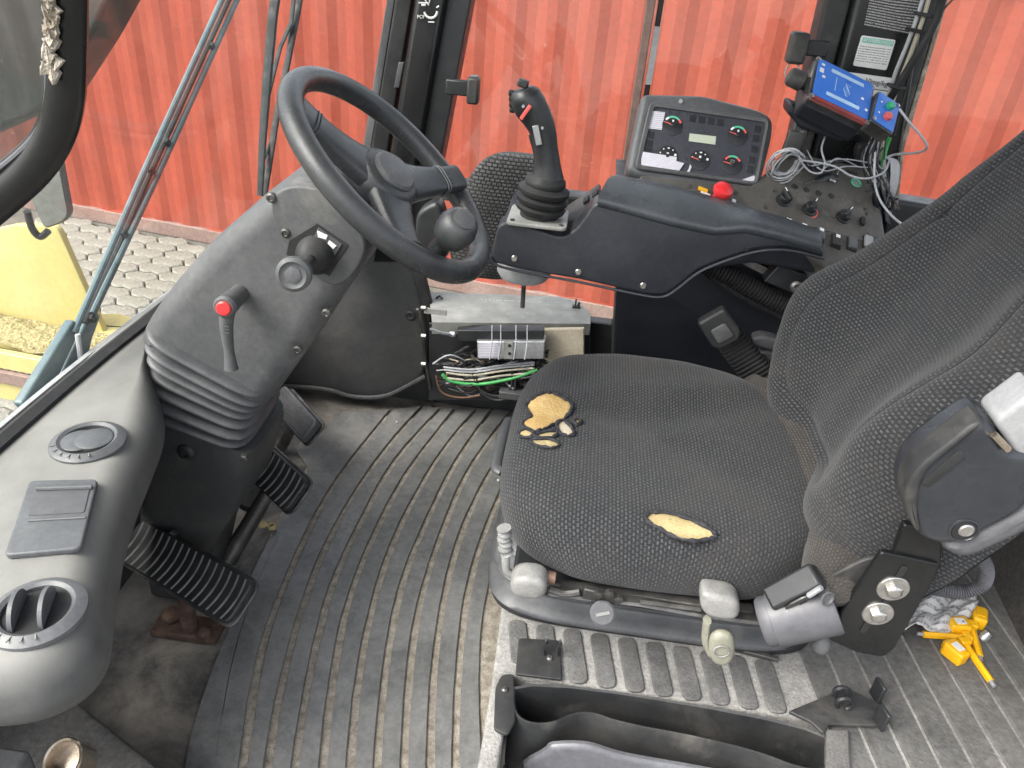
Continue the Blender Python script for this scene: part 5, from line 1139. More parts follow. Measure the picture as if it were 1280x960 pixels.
b = MB(); b.box((-.14 * Wt, .02 * Ht, .004), (.0012, .034, .0005), TF); b.build('print_line', 'pale_blue_print', tm, smooth=0)
b = MB()
for k in range(6): b.tube([TF(.02 * Wt + k * .0016 + .003 * math.sin(i * 1.3 + k), -.016 + i * .0042, .0043) for i in range(8)], .00035, 4)
b.build('print_script', 'pale_blue_print', tm, smooth=0)
for x, y in ((-1, 1), (1, 1), (-1, -1), (1, -1)):
    b = MB(); b.lathe(TF(x * Wt * .49, y * Ht * .5 - .003, .0022), TF.n, [(.0045, 0), (.0045, .0018), (.0025, .0026)], 12); b.build('cover_screw', 'zinc_bolt', tm)
g0 = TF(-Wt * .56, .0, -.02); b = MB(); b.lathe(g0, -TF.u, [(.012, -.01), (.012, .0), (.0165, .004), (.0165, .026), (.013, .031), (.006, .032)], 12); b.build('cable_gland', 'black_dusty', tm)
# second small box
b0, b1, b2, b3 = ay(1100, 116, 1.50), ay(1127, 131, 1.50), ay(1114, 167, 1.44), ay(1089, 147, 1.44)
BF = Fr((b0 + b1 + b2 + b3) / 4, (b1 - b0) + (b2 - b3), (b0 - b3) + (b1 - b2), (0, -1, .3)); Wb = ((b1 - b0) + (b2 - b3)).length / 2; Hb = abs(((b0 + b1) / 2 - (b2 + b3) / 2).dot(BF.v))
bb_ = thing('button_box', 'small blue push button box with green and red buttons beside the terminal', 'button box', BF(0, 0, -.03))
b = MB(); b.rprism(rect(Wb * 1.04, Hb * 1.04, .004), BF, .028, .003, n0=-.029); b.build('case', 'steel_dark', bb_)
b = MB(); b.rprism(rect(Wb * .97, Hb * .97, .004), BF, .0014, .0004, n0=-.0004); b.build('face_sheet', 'blue_print', bb_)
for y, mt in ((.2, 'green_button'), (-.17, 'red_button')):
    b = MB(); b.lathe(BF(.06 * Wb, y * Hb, .001), BF.n, [(.0075, 0), (.0075, .007), (.006, .0085), (.002, .009)], 20); b.build('push_button', mt, bb_)
    b = MB(); b.lathe(BF(-.3 * Wb, y * Hb, .0012), BF.n, [(.0018, 0), (.0018, .0005)], 10); b.build('print_dot', 'white_print', bb_, smooth=0)
for x, y in ((.42, .43), (-.42, -.43)):
    b = MB(); b.lathe(BF(x * Wb, y * Hb, .001), BF.n, [(.0036, 0), (.0036, .0012), (.002, .002)], 10); b.build('cover_screw', 'zinc_bolt', bb_)
# mount
tb = thing('terminal_bracket', 'black clamp bracket holding the blue terminal over the console', 'bracket', ay(985, 190, 1.5))
b = MB(); b.rprism(fillet(PY_([(988, 128), (1076, 168), (1060, 172), (1050, 178), (1000, 160), (985, 142)], 1.49), .006), YFr(1.49), .06, .006); b.build('cradle', 'navy_panel', tb)
b = MB(); p, q = ay(1008, 140, 1.52), ay(990, 190, 1.50); b.box((0, 0, 0), ((q - p).length * 1.1, .03, .022), Fr(p.lerp(q, .5), q - p, (1, 0, .3))); b.build('arm', 'black_plastic', tb, bevel=.004)
b = MB(); p, q = ay(996, 162, 1.475), ay(984, 198, 1.47); b.rprism(fillet([Vector(z_) for z_ in [(-.024, -.014), (.02, -.016), (.026, .0), (.018, .016), (-.024, .014)]], .005), Fr(p.lerp(q, .5), q - p, (1, 0, .3), (0, -1, 0)), .014, .003); b.build('clamp', 'black_dusty', tb)
b = MB(); p = ay(986, 188, 1.462); b.tube([p + Vector((.009 * math.cos(t), 0, .009 * math.sin(t))) for t in (R(90), R(210), R(330))], .0015, 6, closed=True); b.build('clamp_mark', 'column_grey', tb)
b = MB(); p = ay(1002, 168, 1.47); b.lathe(p, (.4, -.6, .6), [(.006, -.004), (.0075, .004), (.004, .008)], 14); b.build('clamp_screw', 'zinc_bolt', tb)
b = MB(); b.box((0, 0, 0), (.09, .008, .014), Fr(ay(1016, 162, 1.53), (1, 0, .45), (0, 1, 0))); b.build('strut', 'steel_dark', tb, bevel=.002)
b = MB(); b.rprism(fillet(PY_([(1075, 180), (1092, 182), (1098, 200), (1090, 212), (1074, 208), (1070, 195)], 1.60), .01), YFr(1.60), .03, .005); tag(b.build('rubber_boot_cover', 'rubber_black'), 'black rubber boot on the pillar foot below the button box', 'cover')
# coil of grey cable
cl = thing('cable_coil', 'coil of thin grey cable hanging beside the instrument panel', 'cable', ay(985, 215, 1.46))
for k in range(9):
    c = ay(983 + random.uniform(-5, 6), 206 + random.uniform(-5, 5), 1.435 + .002 * k); pts = []; rs = random.uniform(.75, 1.1)
    for i in range(26):
        t = R(40 + 330 * i / 25); pts.append(c + Vector((.026 * rs * math.cos(t + .15 * math.sin(k)), -.02 * math.sin(t) + .006 * math.sin(t * 2 + k), .032 * rs * math.sin(t))))
    b = MB(); b.tube(pts, .0015, 6); b.build('cable_turn', 'cable_grey', cl, smooth=60)
wl = thing('loose_wires', 'tangle of thin dark and grey wires behind the switch panel', 'wires', ay(1085, 220, 1.52))
for k in range(16):
    x0 = random.uniform(1085, 1108); b = MB(); b.tube(cat([ay(x0, random.uniform(165, 185), 1.58), ay(x0 - random.uniform(0, 14), random.uniform(195, 210), random.uniform(1.52, 1.58)), ay(x0 + random.uniform(-4, 14), random.uniform(215, 235), random.uniform(1.5, 1.56)), ay(x0 + random.uniform(0, 24), random.uniform(245, 280), random.uniform(1.46, 1.54))], 5), random.uniform(.0011, .002), 6); b.build('wire', random.choice(['cable_dark', 'cable_dark', 'cable_grey']), wl, smooth=60)
for k in range(7):
    x0 = random.uniform(990, 1010); b = MB(); b.tube(cat([ay(x0, random.uniform(185, 200), 1.5), ay(x0 + random.uniform(10, 20), random.uniform(205, 218), 1.47), ay(x0 + random.uniform(30, 50), random.uniform(195, 212), 1.5), ay(x0 + random.uniform(60, 90), random.uniform(200, 218), 1.54)], 5), .0013, 6); b.build('wire', random.choice(['cable_dark', 'cable_grey']), wl, smooth=60)
cable('grey_lead', [ay(998, 198, 1.46), ay(1012, 214, 1.45), ay(1026, 216, 1.45), ay(1031, 204, 1.47), ay(1027, 185, 1.5), ay(1034, 164, 1.52)], .0018, 'cable_grey', 'grey lead looping from the clamp up to the blue terminal')
cable('grey_lead', [ay(1000, 200, 1.46), ay(1040, 207, 1.46), ay(1064, 220, 1.46), ay(1085, 223, 1.47), ay(1105, 215, 1.5), ay(1112, 200, 1.52)], .002, 'cable_grey', 'grey lead lying across the top of the switch panel')
cable('grey_lead', [ay(1124, 136, 1.47), ay(1136, 152, 1.46), ay(1155, 175, 1.46), ay(1158, 186, 1.47), ay(1145, 191, 1.5), ay(1120, 193, 1.53), ay(1108, 197, 1.54)], .0022, 'cable_grey', 'grey lead looping out in front of the rear window pane')
cable('grey_lead', [ay(1094, 190, 1.5), ay(1093, 225, 1.48), ay(1100, 250, 1.46), ay(1115, 270, 1.44), ay(1130, 282, 1.43)], .0022, 'cable_grey', 'grey lead dropping behind the switch panel to the backrest')
c2 = thing('cable_bundle', 'tied bundle of grey cable hanging at the pillar foot', 'cable', ay(1110, 220, 1.5))
for k in range(6):
    b = MB(); o_ = k * 1.6; b.tube(cat([ay(1108, 197, 1.52), ay(1114 + o_, 203, 1.51), ay(1114 + o_, 225, 1.505), ay(1110 + o_ * .8, 246, 1.51), ay(1106, 248, 1.52), ay(1103 + o_ * .4, 225, 1.525), ay(1106, 200, 1.525)], 5), .002, 6); b.build('cable_turn', 'cable_grey', c2, smooth=60)
b = MB(); b.box(ay(1112, 247, 1.505), (.03, .008, .005)); b.build('cable_tie', 'black_plastic', c2)
b = MB(); P = [[ay(1088 + 14 * a + 10 * c + 2 * math.sin(5 * a + 7 * c), 228 + 52 * c, 1.5 + .012 * math.sin(9 * a + 4 * c)) for c in [j / 10 for j in range(11)]] for a in [i / 6 for i in range(7)]]; b.grid(P); o = b.build('cloth_sleeve', 'navy_panel'); sm2 = o.modifiers.new('thick', 'SOLIDIFY'); sm2.thickness = .004; tag(o, 'dark crumpled cable sleeve right of the switch panel', 'sleeve')
# ================================================================== OPERATOR SEAT
seat = thing('operator_seat', 'torn dark grey woven fabric operator seat with folded armrest', 'seat', (.2, .97, DZ))
SCX, SCY = .165, .983
def cushion_h(x, y):
    """height of the cushion top over the plan"""
    u, v = (x - SCX) / .235, (y - SCY) / (.2816 if y > SCY else .247)
    h = .497 - .014 * math.exp(-(u * u + v * v) / .25) + .012 * u * .3 + .0016 * math.sin(11 * u + 4 * v) * math.sin(7 * v - 3 * u)
    h += .008 * math.exp(-((v - .45 - .25 * u) / .10) ** 2) * math.exp(-(u / .7) ** 2)
    h -= .009 * math.exp(-((v - .25 - .2 * u) / .12) ** 2) * math.exp(-(u / .7) ** 2)
    return h
def sup(t, a, c, e):
    ct, st_ = math.cos(t), math.sin(t); return a * math.copysign(abs(ct) ** (2 / e), ct), c * math.copysign(abs(st_) ** (2 / e), st_)
prof_ = [(.01, 'top'), (.12, 'top'), (.24, 'top'), (.36, 'top'), (.48, 'top'), (.58, 'top'), (.67, 'top'), (.75, 'top'), (.82, -.002), (.88, -.006), (.93, -.0135), (.965, -.025), (.99, -.042), (1.0, -.056), (.997, -.070), (.985, -.084), (.96, -.095), (.93, -.10)]
b = MB(); nn = 112; rings = []; uvs = []
for s, h in prof_:
    ring = []
    for i in range(nn):
        t = 2 * math.pi * i / nn
        # front of the cushion (−X) is broader, plan slightly egg shaped
        x, y = sup(t, .235, .247, 3.3); x *= s; y *= s * ((1.14 - .17 * max(0, x / .235) ** 2) if y > 0 else 1)
        zz = cushion_h(SCX + x, SCY + y) + (0 if h == 'top' else h)
        ring.append(Vector((SCX + x, SCY + y, zz)))
    rings.append(ring)
b.loft(rings, True, True)
arc = [[(Vector((q.x - SCX, q.y - SCY))).length for q in rings[0]]]
for k in range(1, len(rings)):
    arc.append([arc[-1][i] + (rings[k][i] - rings[k - 1][i]).length for i in range(nn)])
for k in range(len(rings)):
    for i in range(nn):
        d = Vector((rings[10][i].x - SCX, rings[10][i].y - SCY)).normalized(); uvs.append((d.y * arc[k][i], d.x * arc[k][i]))
b.uv = uvs; cu_ = b.build('cushion', 'seat_fabric', seat, smooth=80)
m_ = cu_.modifiers.new('subd', 'SUBSURF'); m_.levels = 1; m_.render_levels = 1
def cpx(px, py, off=0):
    z = .49
    for _ in range(6):
        p = az(px, py, z); z = cushion_h(p.x, p.y)
        e = max(abs((p.x - SCX) / .235), abs((p.y - SCY) / .247))
        r_ = (abs((p.x - SCX) / .235) ** 3.3 + abs((p.y - SCY) / (.2816 if p.y > SCY else .247)) ** 3.3) ** (1 / 3.3)
        if r_ > .78:
            tt = min((r_ - .78) / .22, 1); z += -.062 * tt ** 3.2 - .002 * tt
    return az(px, py, z) + Vector((0, 0, off))
def patch(name, outline, mat, rag=.8, k=5):
    """hole torn in the cover: sunken foam with a frayed dark rim"""
    pts = cat([Vector((a, c, 0)) for a, c in outline], k, True)
    pts = [(p.x + random.uniform(-rag, rag), p.y + random.uniform(-rag, rag)) for p in pts]
    cx_ = sum(p[0] for p in pts) / len(pts); cy_ = sum(p[1] for p in pts) / len(pts)
    b = MB(); rings = []
    for s, o in ((1.0, .0003), (.92, .0006), (.7, .0009), (.4, .0011), (.05, .0011)):
        rings.append([cpx(cx_ + (x - cx_) * s, cy_ + (y - cy_) * s, o) for x, y in pts])
    b.loft(rings, False, True); o = b.build(name, mat, seat, smooth=60)
    b = MB(); rim = [cpx(cx_ + (x - cx_) * 1.015, cy_ + (y - cy_) * 1.02, .0026) for x, y in pts]
    b.tube(rim, [random.uniform(.0012, .0042) for _ in rim], 6, closed=True); b.build('torn_edge', 'torn_edge', o, smooth=60)
def z5(l): return [(600 + a / 3.2, 480 + c / 3.2) for a, c in l]
patch('foam_patch', z5([(185, 95), (215, 60), (265, 38), (310, 50), (360, 80), (365, 105), (340, 140), (290, 165), (250, 185), (215, 192), (170, 160), (205, 130)]), 'foam')
patch('foam_patch', z5([(155, 200), (180, 185), (212, 200), (200, 218), (165, 215)]), 'foam_pale', .4, 3)
patch('foam_patch', z5([(210, 212), (260, 195), (305, 192), (300, 212), (250, 220)]), 'foam_pale', .4, 3)
patch('foam_patch', z5([(200, 232), (240, 222), (290, 228), (315, 248), (280, 260), (230, 250)]), 'foam_pale', .4, 3)
patch('foam_patch', z5([(305, 165), (330, 150), (355, 165), (375, 200), (350, 212), (320, 200)]), 'board_cream', .6, 3)
patch('foam_patch', z5([(375, 150), (392, 145), (402, 158), (385, 168)]), 'foam', .3, 3)
patch('foam_patch', z5([(662, 535), (690, 520), (760, 524), (840, 548), (900, 575), (938, 606), (925, 622), (860, 632), (790, 622), (720, 585), (680, 562)]), 'foam_pale', .4)
for x, y in ((895, 706), (920, 690)):
    pass
# rear roll between cushion and backrest
rings = []; uvs = []; s_acc = 0; prev = None
path = cat([(.335, 1.205), (.365, 1.16), (.395, 1.08), (.41, .98), (.41, .88), (.395, .80), (.365, .735), (.335, .705)], 5)
for i, p in enumerate(path):
    c = Vector((p.x, p.y, .478)); 
    if prev is not None: s_acc += (c - prev).length
    prev = c; t = (path[min(i + 1, len(path) - 1)] - path[max(i - 1, 0)]).normalized(); nx = Vector((-t.y, t.x, 0)); nx = nx if nx.x > 0 else -nx
    e = math.sin(math.pi * min(max(i / (len(path) - 1), .04), .96)) ** .35
    ring = []
    for k in range(18):
        a = 2 * math.pi * k / 18; ring.append(c + nx * (.05 * e * math.cos(a)) + Vector((0, 0, .034 * e * math.sin(a)))); uvs.append((s_acc, .05 * a))
    rings.append(ring)
b = MB(); b.loft(rings); b.uv = uvs; b.build('rear_roll', 'seat_fabric_worn', seat, smooth=80)
# backrest
BO = Vector((.405, .985, .42)); bd = Vector((math.sin(R(22)), 0, math.cos(R(22)))); bn_ = Vector((-bd.z, 0, bd.x)); LB = .66
def bw(v, u=1):
    ks = [(0, .15), (.08, .21), (.2, .265), (.34, .285), (.48, .26), (.7, .215), (.85, .20), (.95, .175), (1.0, .12)]
    if u < 0: ks = [(0, .225), (.08, .245), (.2, .26), (.34, .268)] + ks[4:]
    for (a, x), (c, y) in zip(ks, ks[1:]):
        if v <= c: t = (v - a) / (c - a); t = t * t * (3 - 2 * t); return x + (y - x) * t
    return ks[-1][1]
def sst(a, c, x): t = min(max((x - a) / (c - a), 0), 1); return t * t * (3 - 2 * t)
def bdisp(u, v):
    au = abs(u)
    ins = .62 - .25 * sst(.25, .0, v)                      # half width of the centre insert
    bol = .052 * sst(ins - .35, ins + .3, au) * sst(1.0, .55, v) + .012
    low = sst(.0, .12, v)
    d = .028 + .022 * math.exp(-((v - .28) / .2) ** 2) * (1 - .5 * au) + bol * (.35 + .65 * low)
    d += .06 * math.exp(-((v - .31) / .17) ** 2) * sst(.1, .9, au)
    seam = abs(au - ins) if v > .13 else 9
    d -= .005 * math.exp(-(seam / .03) ** 2)
    sv = abs(v - (.135 + .0 * au)) if au < ins else 9
    d -= .009 * math.exp(-(sv / .012) ** 2)
    d -= .008 * math.exp(-((v - .66 + .05 * au * au) / .012) ** 2) if au < ins else 0
    edge = (1 - min(au, 1) ** 5) ** .45 if au < 1 else 0
    cap = (1 - max(0, (v - .93) / .07) ** 2) ** .5 if v > .93 else 1
    capb = (1 - max(0, (.05 - v) / .05) ** 2) ** .5 if v < .05 else 1
    return -.055 + (d + .055) * edge * max(cap, .05) * max(capb, .05)
P = []; uvs = []; NU, NV = 90, 90
for i in range(NU + 1):
    u0 = -1 + 2 * i / NU; u = math.copysign(1 - (1 - abs(u0)) ** 1.35, u0); row = []
    for j in range(NV + 1):
        v = j / NV; n = bdisp(u, v); w_ = bw(v, u); row.append(BO + bd * (v * LB) + Vector((0, u * w_, 0)) + bn_ * n); uvs.append((u * w_ * (1.0) + (.35 * max(0, abs(u) - .75) * math.copysign(1, u) * .4), v * LB + .3 * n))
    P.append(row)
uvs = [None] * ((NU + 1) * (NV + 1)); mid = NU // 2
for j in range(NV + 1):
    for rng_, sg in ((range(mid, NU + 1), 1), (range(mid, -1, -1), -1)):
        acc = 0; pv = None
        for i in rng_:
            if pv is not None: acc += (P[i][j] - pv).length
            pv = P[i][j]; uvs[i * (NV + 1) + j] = (sg * acc, j / NV * LB)
b = MB(); b.grid(P); nb0 = len(b.v)
back = [[BO + bd * (j / NV * LB) + Vector((0, (-1 + 2 * i / 10) * bw(j / NV, -1 + 2 * i / 10) * .99, 0)) + bn_ * (-.06 - .02 * (1 - (-1 + 2 * i / 10) ** 2)) for j in range(NV + 1)] for i in range(11)]
b.grid(back); uvs += [(0, 0)] * (11 * (NV + 1)); b.uv = uvs
b.build('backrest', 'seat_fabric', seat, smooth=80, normals=False)
# seam piping on the backrest
def bpt(u, v, o=0): return BO + bd * (v * LB) + Vector((0, u * bw(v, u), 0)) + bn_ * (bdisp(u, v) + o)
for sgn in (-1, 1):
    b = MB(); b.tube([bpt(sgn * (.62 - .25 * sst(.25, .0, v)), v, .001) for v in [.2 + .73 * k / 40 for k in range(41)]], [.0003] * 3 + [.0012] * 38, 6); b.build('seam', 'torn_edge', seat)
# suspension bellows under the cushion
b = MB(); rings = []
for k in range(25):
    t = k / 24; z = DZ + .004 + t * .135; a = .012 * math.sin(t * math.pi * 6) - .02 * t; o_ = []
    for i in range(64):
        th = 2 * math.pi * i / 64; x, y = sup(th, .252 + a, .175 + a, 5); o_.append(Vector((.185 + x, 1.005 + y, z)))
    rings.append(o_)
b.loft(rings); b.build('suspension_bellows', 'rubber_bellow', seat, smooth=70)
b = MB(); o_ = [Vector(sup(2 * math.pi * i / 48, .258, .182, 6)) + Vector((.187, 1.005)) for i in range(48)]; b.rprism(o_, ZF(DZ + .002), .016, .006); b.build('base_frame', 'rubber_black', seat)
b = MB(); b.rprism(rect(.40, .40, .03, .17, .965), ZF(.345), .025, .006); b.build('seat_pan', 'black_plastic', seat)
# lower side mechanism
LY = .735
def ly(px, py, dy=0): return ay(px, py, LY + dy)
b = MB(); b.tube([ly(686, 738), ly(730, 744), ly(800, 752), ly(880, 766), ly(960, 776)], .009, 8, flat=.5); b.build('slide_rail', 'steel_dark', seat)
b = MB(); b.tube([ly(700, 732, .02), ly(800, 742, .02), ly(940, 762, .02)], .010, 8, flat=.5); b.build('upper_rail', 'steel_dark', seat)
b = MB(); b.box((0, 0, 0), (.05, .018, .01), Fr(ly(752, 744, -.006), (1, 0, -.1), (0, 0, 1))); b.build('latch_plate', 'steel_dark', seat, bevel=.002)
for px, py in ((748, 742), (774, 748), (762, 741)):
    b = MB(); b.lathe(ly(px, py, -.012), (0, -1, 0), [(.006, -.002), (.006, .004), (.003, .005)], 6); b.build('bolt', 'steel_dark', seat)
# crank with spiral grip
b = MB(); b.tube(cat([ly(634, 686, .0), ly(632, 704, .0), ly(637, 716, 0), ly(660, 720, 0), ly(688, 722, 0)], 5), .0055, 10); cr = b.build('adjuster_crank', 'galvanised', seat, smooth=60)
b = MB(); ptc = [ly(630, 660), ly(631, 666), ly(630, 672), ly(632, 678), ly(631, 684), ly(634, 691)]; b.tube(cat(ptc, 4), [(.0065 if (i // 2) % 2 else .0095) for i in range(21)], 12); b.build('spiral_grip', 'grip_white', cr, smooth=80)
b = MB(); b.tube([ly(682, 721), ly(694, 723)], .0085, 14); b.build('end_bush', 'brass_rust', cr)
def paddle(l, y, mt, name, t=.035):
    b = MB(); b.rprism(chaikin(PY_(l, y), 2), YFr(y), t, .009, 5); return b.build(name, mt, seat, smooth=60)
paddle([(638, 722), (684, 726), (682, 754), (636, 749)], LY - .03, 'grip_white', 'lever_paddle')
paddle([(877, 747), (884, 744), (926, 751), (926, 779), (888, 776), (875, 764)], LY - .03, 'grip_white', 'lever_paddle')
b = MB(); b.tube(cat([ly(686, 736, -.01), ly(705, 742, -.01), ly(725, 740, -.01)], 4), .005, 8); b.build('lever_shaft', 'steel_dark', seat)
b = MB(); b.tube([ly(800, 752, -.012), ly(876, 762, -.012)], .0035, 8); b.build('lever_shaft', 'steel_dark', seat)
p = ly(753, 766, -.02); b = MB(); b.lathe(p, (0, -.8, .6), [(.015, -.03), (.015, -.004), (.0165, -.002), (.0165, .004), (.014, .006), (.003, .0065)], 28); kb_ = b.build('weight_knob', 'armrest_base', seat)
b = MB(); ff = Fr(p + Vector((0, -.8, .6)).normalized() * .0068, (1, .2, .3), (0, .6, .8)); b.box((0, 0, 0), (.018, .004, .0015), ff); b.build('knob_arrow', 'grip_white', kb_)
b = MB(); b.tube(cat([ly(884, 775, -.02), ly(882, 800, -.02), ly(888, 815, -.02)], 4), .009, 10, flat=.6); b.build('lever_stem', 'grip_cream', seat)
paddle([(886, 795), (916, 794), (921, 815), (915, 833), (900, 837), (886, 828)], LY - .035, 'grip_cream', 'height_lever', .016)
b = MB(); p = ly(902, 814, -.036); b.tube([p + Vector((.010 * math.cos(t), -.0005, .010 * math.sin(t))) for t in [2 * math.pi * i / 24 for i in range(24)]], .0012, 6, closed=True); b.build('lever_ring', 'grip_white', seat)
# grey slide lever at the front
b = MB(); pf_ = [az(a, c, .40) for a, c in [(637, 525), (630, 540), (622, 575), (621, 585), (628, 590)]]; b.tube(cat(pf_, 4), .010, 10, flat=.6); b.build('front_handle', 'trim_grey', seat, smooth=60)
# black side bracket with big washers
bk_ = thing('seat_bracket', 'black steel side bracket with two large washers below the armrest', 'bracket', ay(1080, 800, .70))
RY = .70
b = MB(); b.rprism(fillet(PY_([(1102, 690), (1176, 706), (1162, 735), (1118, 812), (1104, 822), (1070, 816), (1036, 800), (1052, 765)], RY), .006), YFr(RY), .008, .002); b.build('plate', 'pillar_black', bk_)
b = MB(); b.rprism(fillet(PY_([(1130, 655), (1178, 665), (1176, 712), (1115, 698)], RY + .004), .006), YFr(RY + .004), .01, .002); b.build('upper_arm', 'pillar_black', bk_)
b = MB(); b.rprism(fillet(PY_([(1030, 725), (1080, 700), (1108, 695), (1060, 780), (1036, 800), (1030, 770)], RY + .016), .008), YFr(RY + .016), .006, .002); b.build('rear_gusset', 'black_dusty', bk_)
for px, py in ((1116, 735), (1097, 766)):
    c = ay(px, py, RY); b = MB(); b.lathe(c, (0, -1, 0), [(.0185, -.001), (.0185, .002), (.0175, .0028), (.009, .003)], 32); wsh = b.build('washer', 'zinc_bolt', bk_)
    b = MB(); b.lathe(c, (0, -1, 0), [(.0098, .002), (.0098, .008), (.0075, .010), (.005, .0104)], 6); b.build('bolt_head', 'zinc_bolt', wsh)
for px, py in ((1126, 716), (1082, 783), (1108, 751)):
    c = ay(px, py, RY - .0004); f = Fr(c, ay(1126, 716, RY) - ay(1082, 783, RY), (1, 0, .2)); b = MB(); b.rprism(rect(.022, .008, .0038), Fr(c, f.u, f.v, (0, -1, 0)), .001, .0003, 1); b.build('slot', 'rubber_black', bk_, smooth=0)
# folded armrest
ar = thing('armrest', 'folded grey and black plastic seat armrest hinge beside the backrest', 'armrest', ay(1200, 650, .66))
AY_ = .62
sh = chaikin(PY_([(1136, 600), (1150, 578), (1190, 548), (1225, 526), (1238, 528), (1250, 542), (1262, 566), (1300, 566), (1300, 634), (1215, 676), (1195, 684), (1160, 682), (1142, 662), (1132, 625)], AY_), 2)
b = MB(); b.rprism(sh, YFr(AY_), .05, .012, 6); b.build('shell', 'armrest_black', ar, smooth=60)
rm = chaikin(PY_([(1133, 610), (1146, 586), (1188, 553), (1222, 526), (1232, 530), (1195, 560), (1160, 588), (1150, 610), (1147, 640), (1152, 668), (1142, 662), (1132, 632)], AY_ - .004), 1)
b = MB(); b.rprism(rm, YFr(AY_ - .004), .03, .004, 3); b.build('rim', 'black_dusty', ar, smooth=60)
b = MB(); b.rprism(fillet(PY_([(1150, 604), (1202, 560), (1208, 572), (1160, 610)], AY_ - .0008), .006), YFr(AY_ - .0012), .002, .0006, 2); b.build('recess', 'rubber_black', ar)
lo = chaikin(PY_([(1176, 684), (1215, 672), (1300, 628), (1300, 662), (1240, 690), (1212, 702), (1190, 698)], AY_ + .004), 2)
b = MB(); b.rprism(lo, YFr(AY_ + .004), .055, .012, 5); b.build('base', 'armrest_base', ar, smooth=60)
c = ay(1205, 663, AY_); b = MB(); n = 32
b.loft([[c + Vector((r * math.cos(t), y, r * math.sin(t))) for t in [2 * math.pi * i / n for i in range(n)]] for r, y in ((.0150, .001), (.0145, -.001), (.0125, -.0015), (.0115, .0002))], False, False); b.build('screw_collar', 'armrest_black', ar)
b = MB(); b.lathe(c + Vector((0, -.0004, 0)), (0, -1, 0), [(.0115, -.002), (.0115, .0004)], 24); b.build('screw_well', 'rubber_black', ar)
b = MB(); b.lathe(c + Vector((.0015, -.0005, .001)), (0, -1, 0), [(.0075, -.002), (.0075, .0012), (.006, .0022), (.003, .0016)], 20); b.build('screw', 'zinc_bolt', ar)
b = MB(); b.rprism(fillet(PY_([(1242, 528), (1300, 486), (1300, 568), (1276, 574), (1264, 560)], AY_ + .004), .008), YFr(AY_ + .004), .04, .006); b.build('light_sleeve', 'light_grey_plastic', ar)
b = MB(); b.tube([ay(1242, 543, AY_ - .001), ay(1260, 562, AY_ - .001)], .0035, 8); b.build('bright_edge', 'warm_steel', ar)
# corrugated hose behind the bracket
b = MB(); b.ridge(cat([ay(1150, 730, .80), ay(1175, 737, .80), ay(1205, 740, .80), ay(1228, 730, .80), ay(1233, 712, .80), ay(1224, 694, .80)], 6), .0085, .0012, .0036, 12); tag(b.build('corrugated_hose', 'grey_shell', smooth=50), 'grey corrugated hose curling behind the seat bracket', 'hose')
# belt retractor
rt = thing('belt_retractor', 'grey seat belt retractor with metal clip beside the cushion', 'retractor', ay(1000, 790, .70))
p, q = ay(952, 779, .70), ay(1045, 758, .70); u = (q - p).normalized()
rf = Fr(p.lerp(q, .5), u, (0, .5, 1)); hl_ = (q - p).length / 2
sec = [(-.028, -.022), (-.034, .0), (-.028, .022), (-.012, .036), (.012, .034), (.024, .02), (.026, -.006), (.016, -.028), (-.008, -.034)]
sec = chaikin([Vector(s_) for s_ in sec], 2)
rings = [[rf(x, a * k_, c_ * k_) for a, c_ in [(s_.y, -s_.x) for s_ in sec]] for x, k_ in ((-hl_, .82), (-hl_ + .004, .92), (-hl_ + .014, .93), (-hl_ + .0145, 1.0), (hl_ - .004, 1.0), (hl_, .95))]
b = MB(); b.loft(rings); b.build('case', 'retractor_grey', rt, smooth=40)
b = MB(); p, q = ay(965, 748, .70), ay(1018, 720, .70); f = Fr(p.lerp(q, .5), q - p, (0, -.4, 1), (0, -1, 0)); b.box((0, -.004, 0), ((q - p).length * 1.15, .024, .03), f); b.build('web_slot', 'black_plastic', rt, bevel=.004)
b = MB(); b.rprism(fillet([Vector(s_) for s_ in [(-.02, -.02), (.018, -.02), (.02, .006), (.008, .014), (-.012, .013), (-.022, .004)]], .004), Fr(f(.0, -.005, .016), f.u, f.v, f.n), .003, .001); b.build('clip', 'steel_dark', rt)
b = MB(); b.tube([f(-.032, -.006, .018), f(-.018, -.004, .020)], .0035, 8); b.tube([f(.014, .006, .018), f(.034, .012, .018)], .0035, 8); b.build('clip_pin', 'aluminium', rt)
b = MB(); b.lathe(f(0, -.008, .019), f.n, [(.005, 0), (.005, .001)], 16); b.build('clip_hole', 'rubber_black', rt)
c = ay(1034, 748, .675); b = MB(); b.lathe(c, (.3, -.9, .3), [(.006, -.002), (.009, .001), (.007, .002), (.005, .0)], 20); b.build('side_boss', 'column_grey', rt)
c = ay(1020, 803, .70); b = MB(); b.lathe(c + Vector((0, 0, .03)), (.15, -.2, -1), [(.006, 0), (.008, .012), (.012, .02), (.0125, .03), (.009, .036)], 20); b.build('lock_knob', 'column_grey', rt)
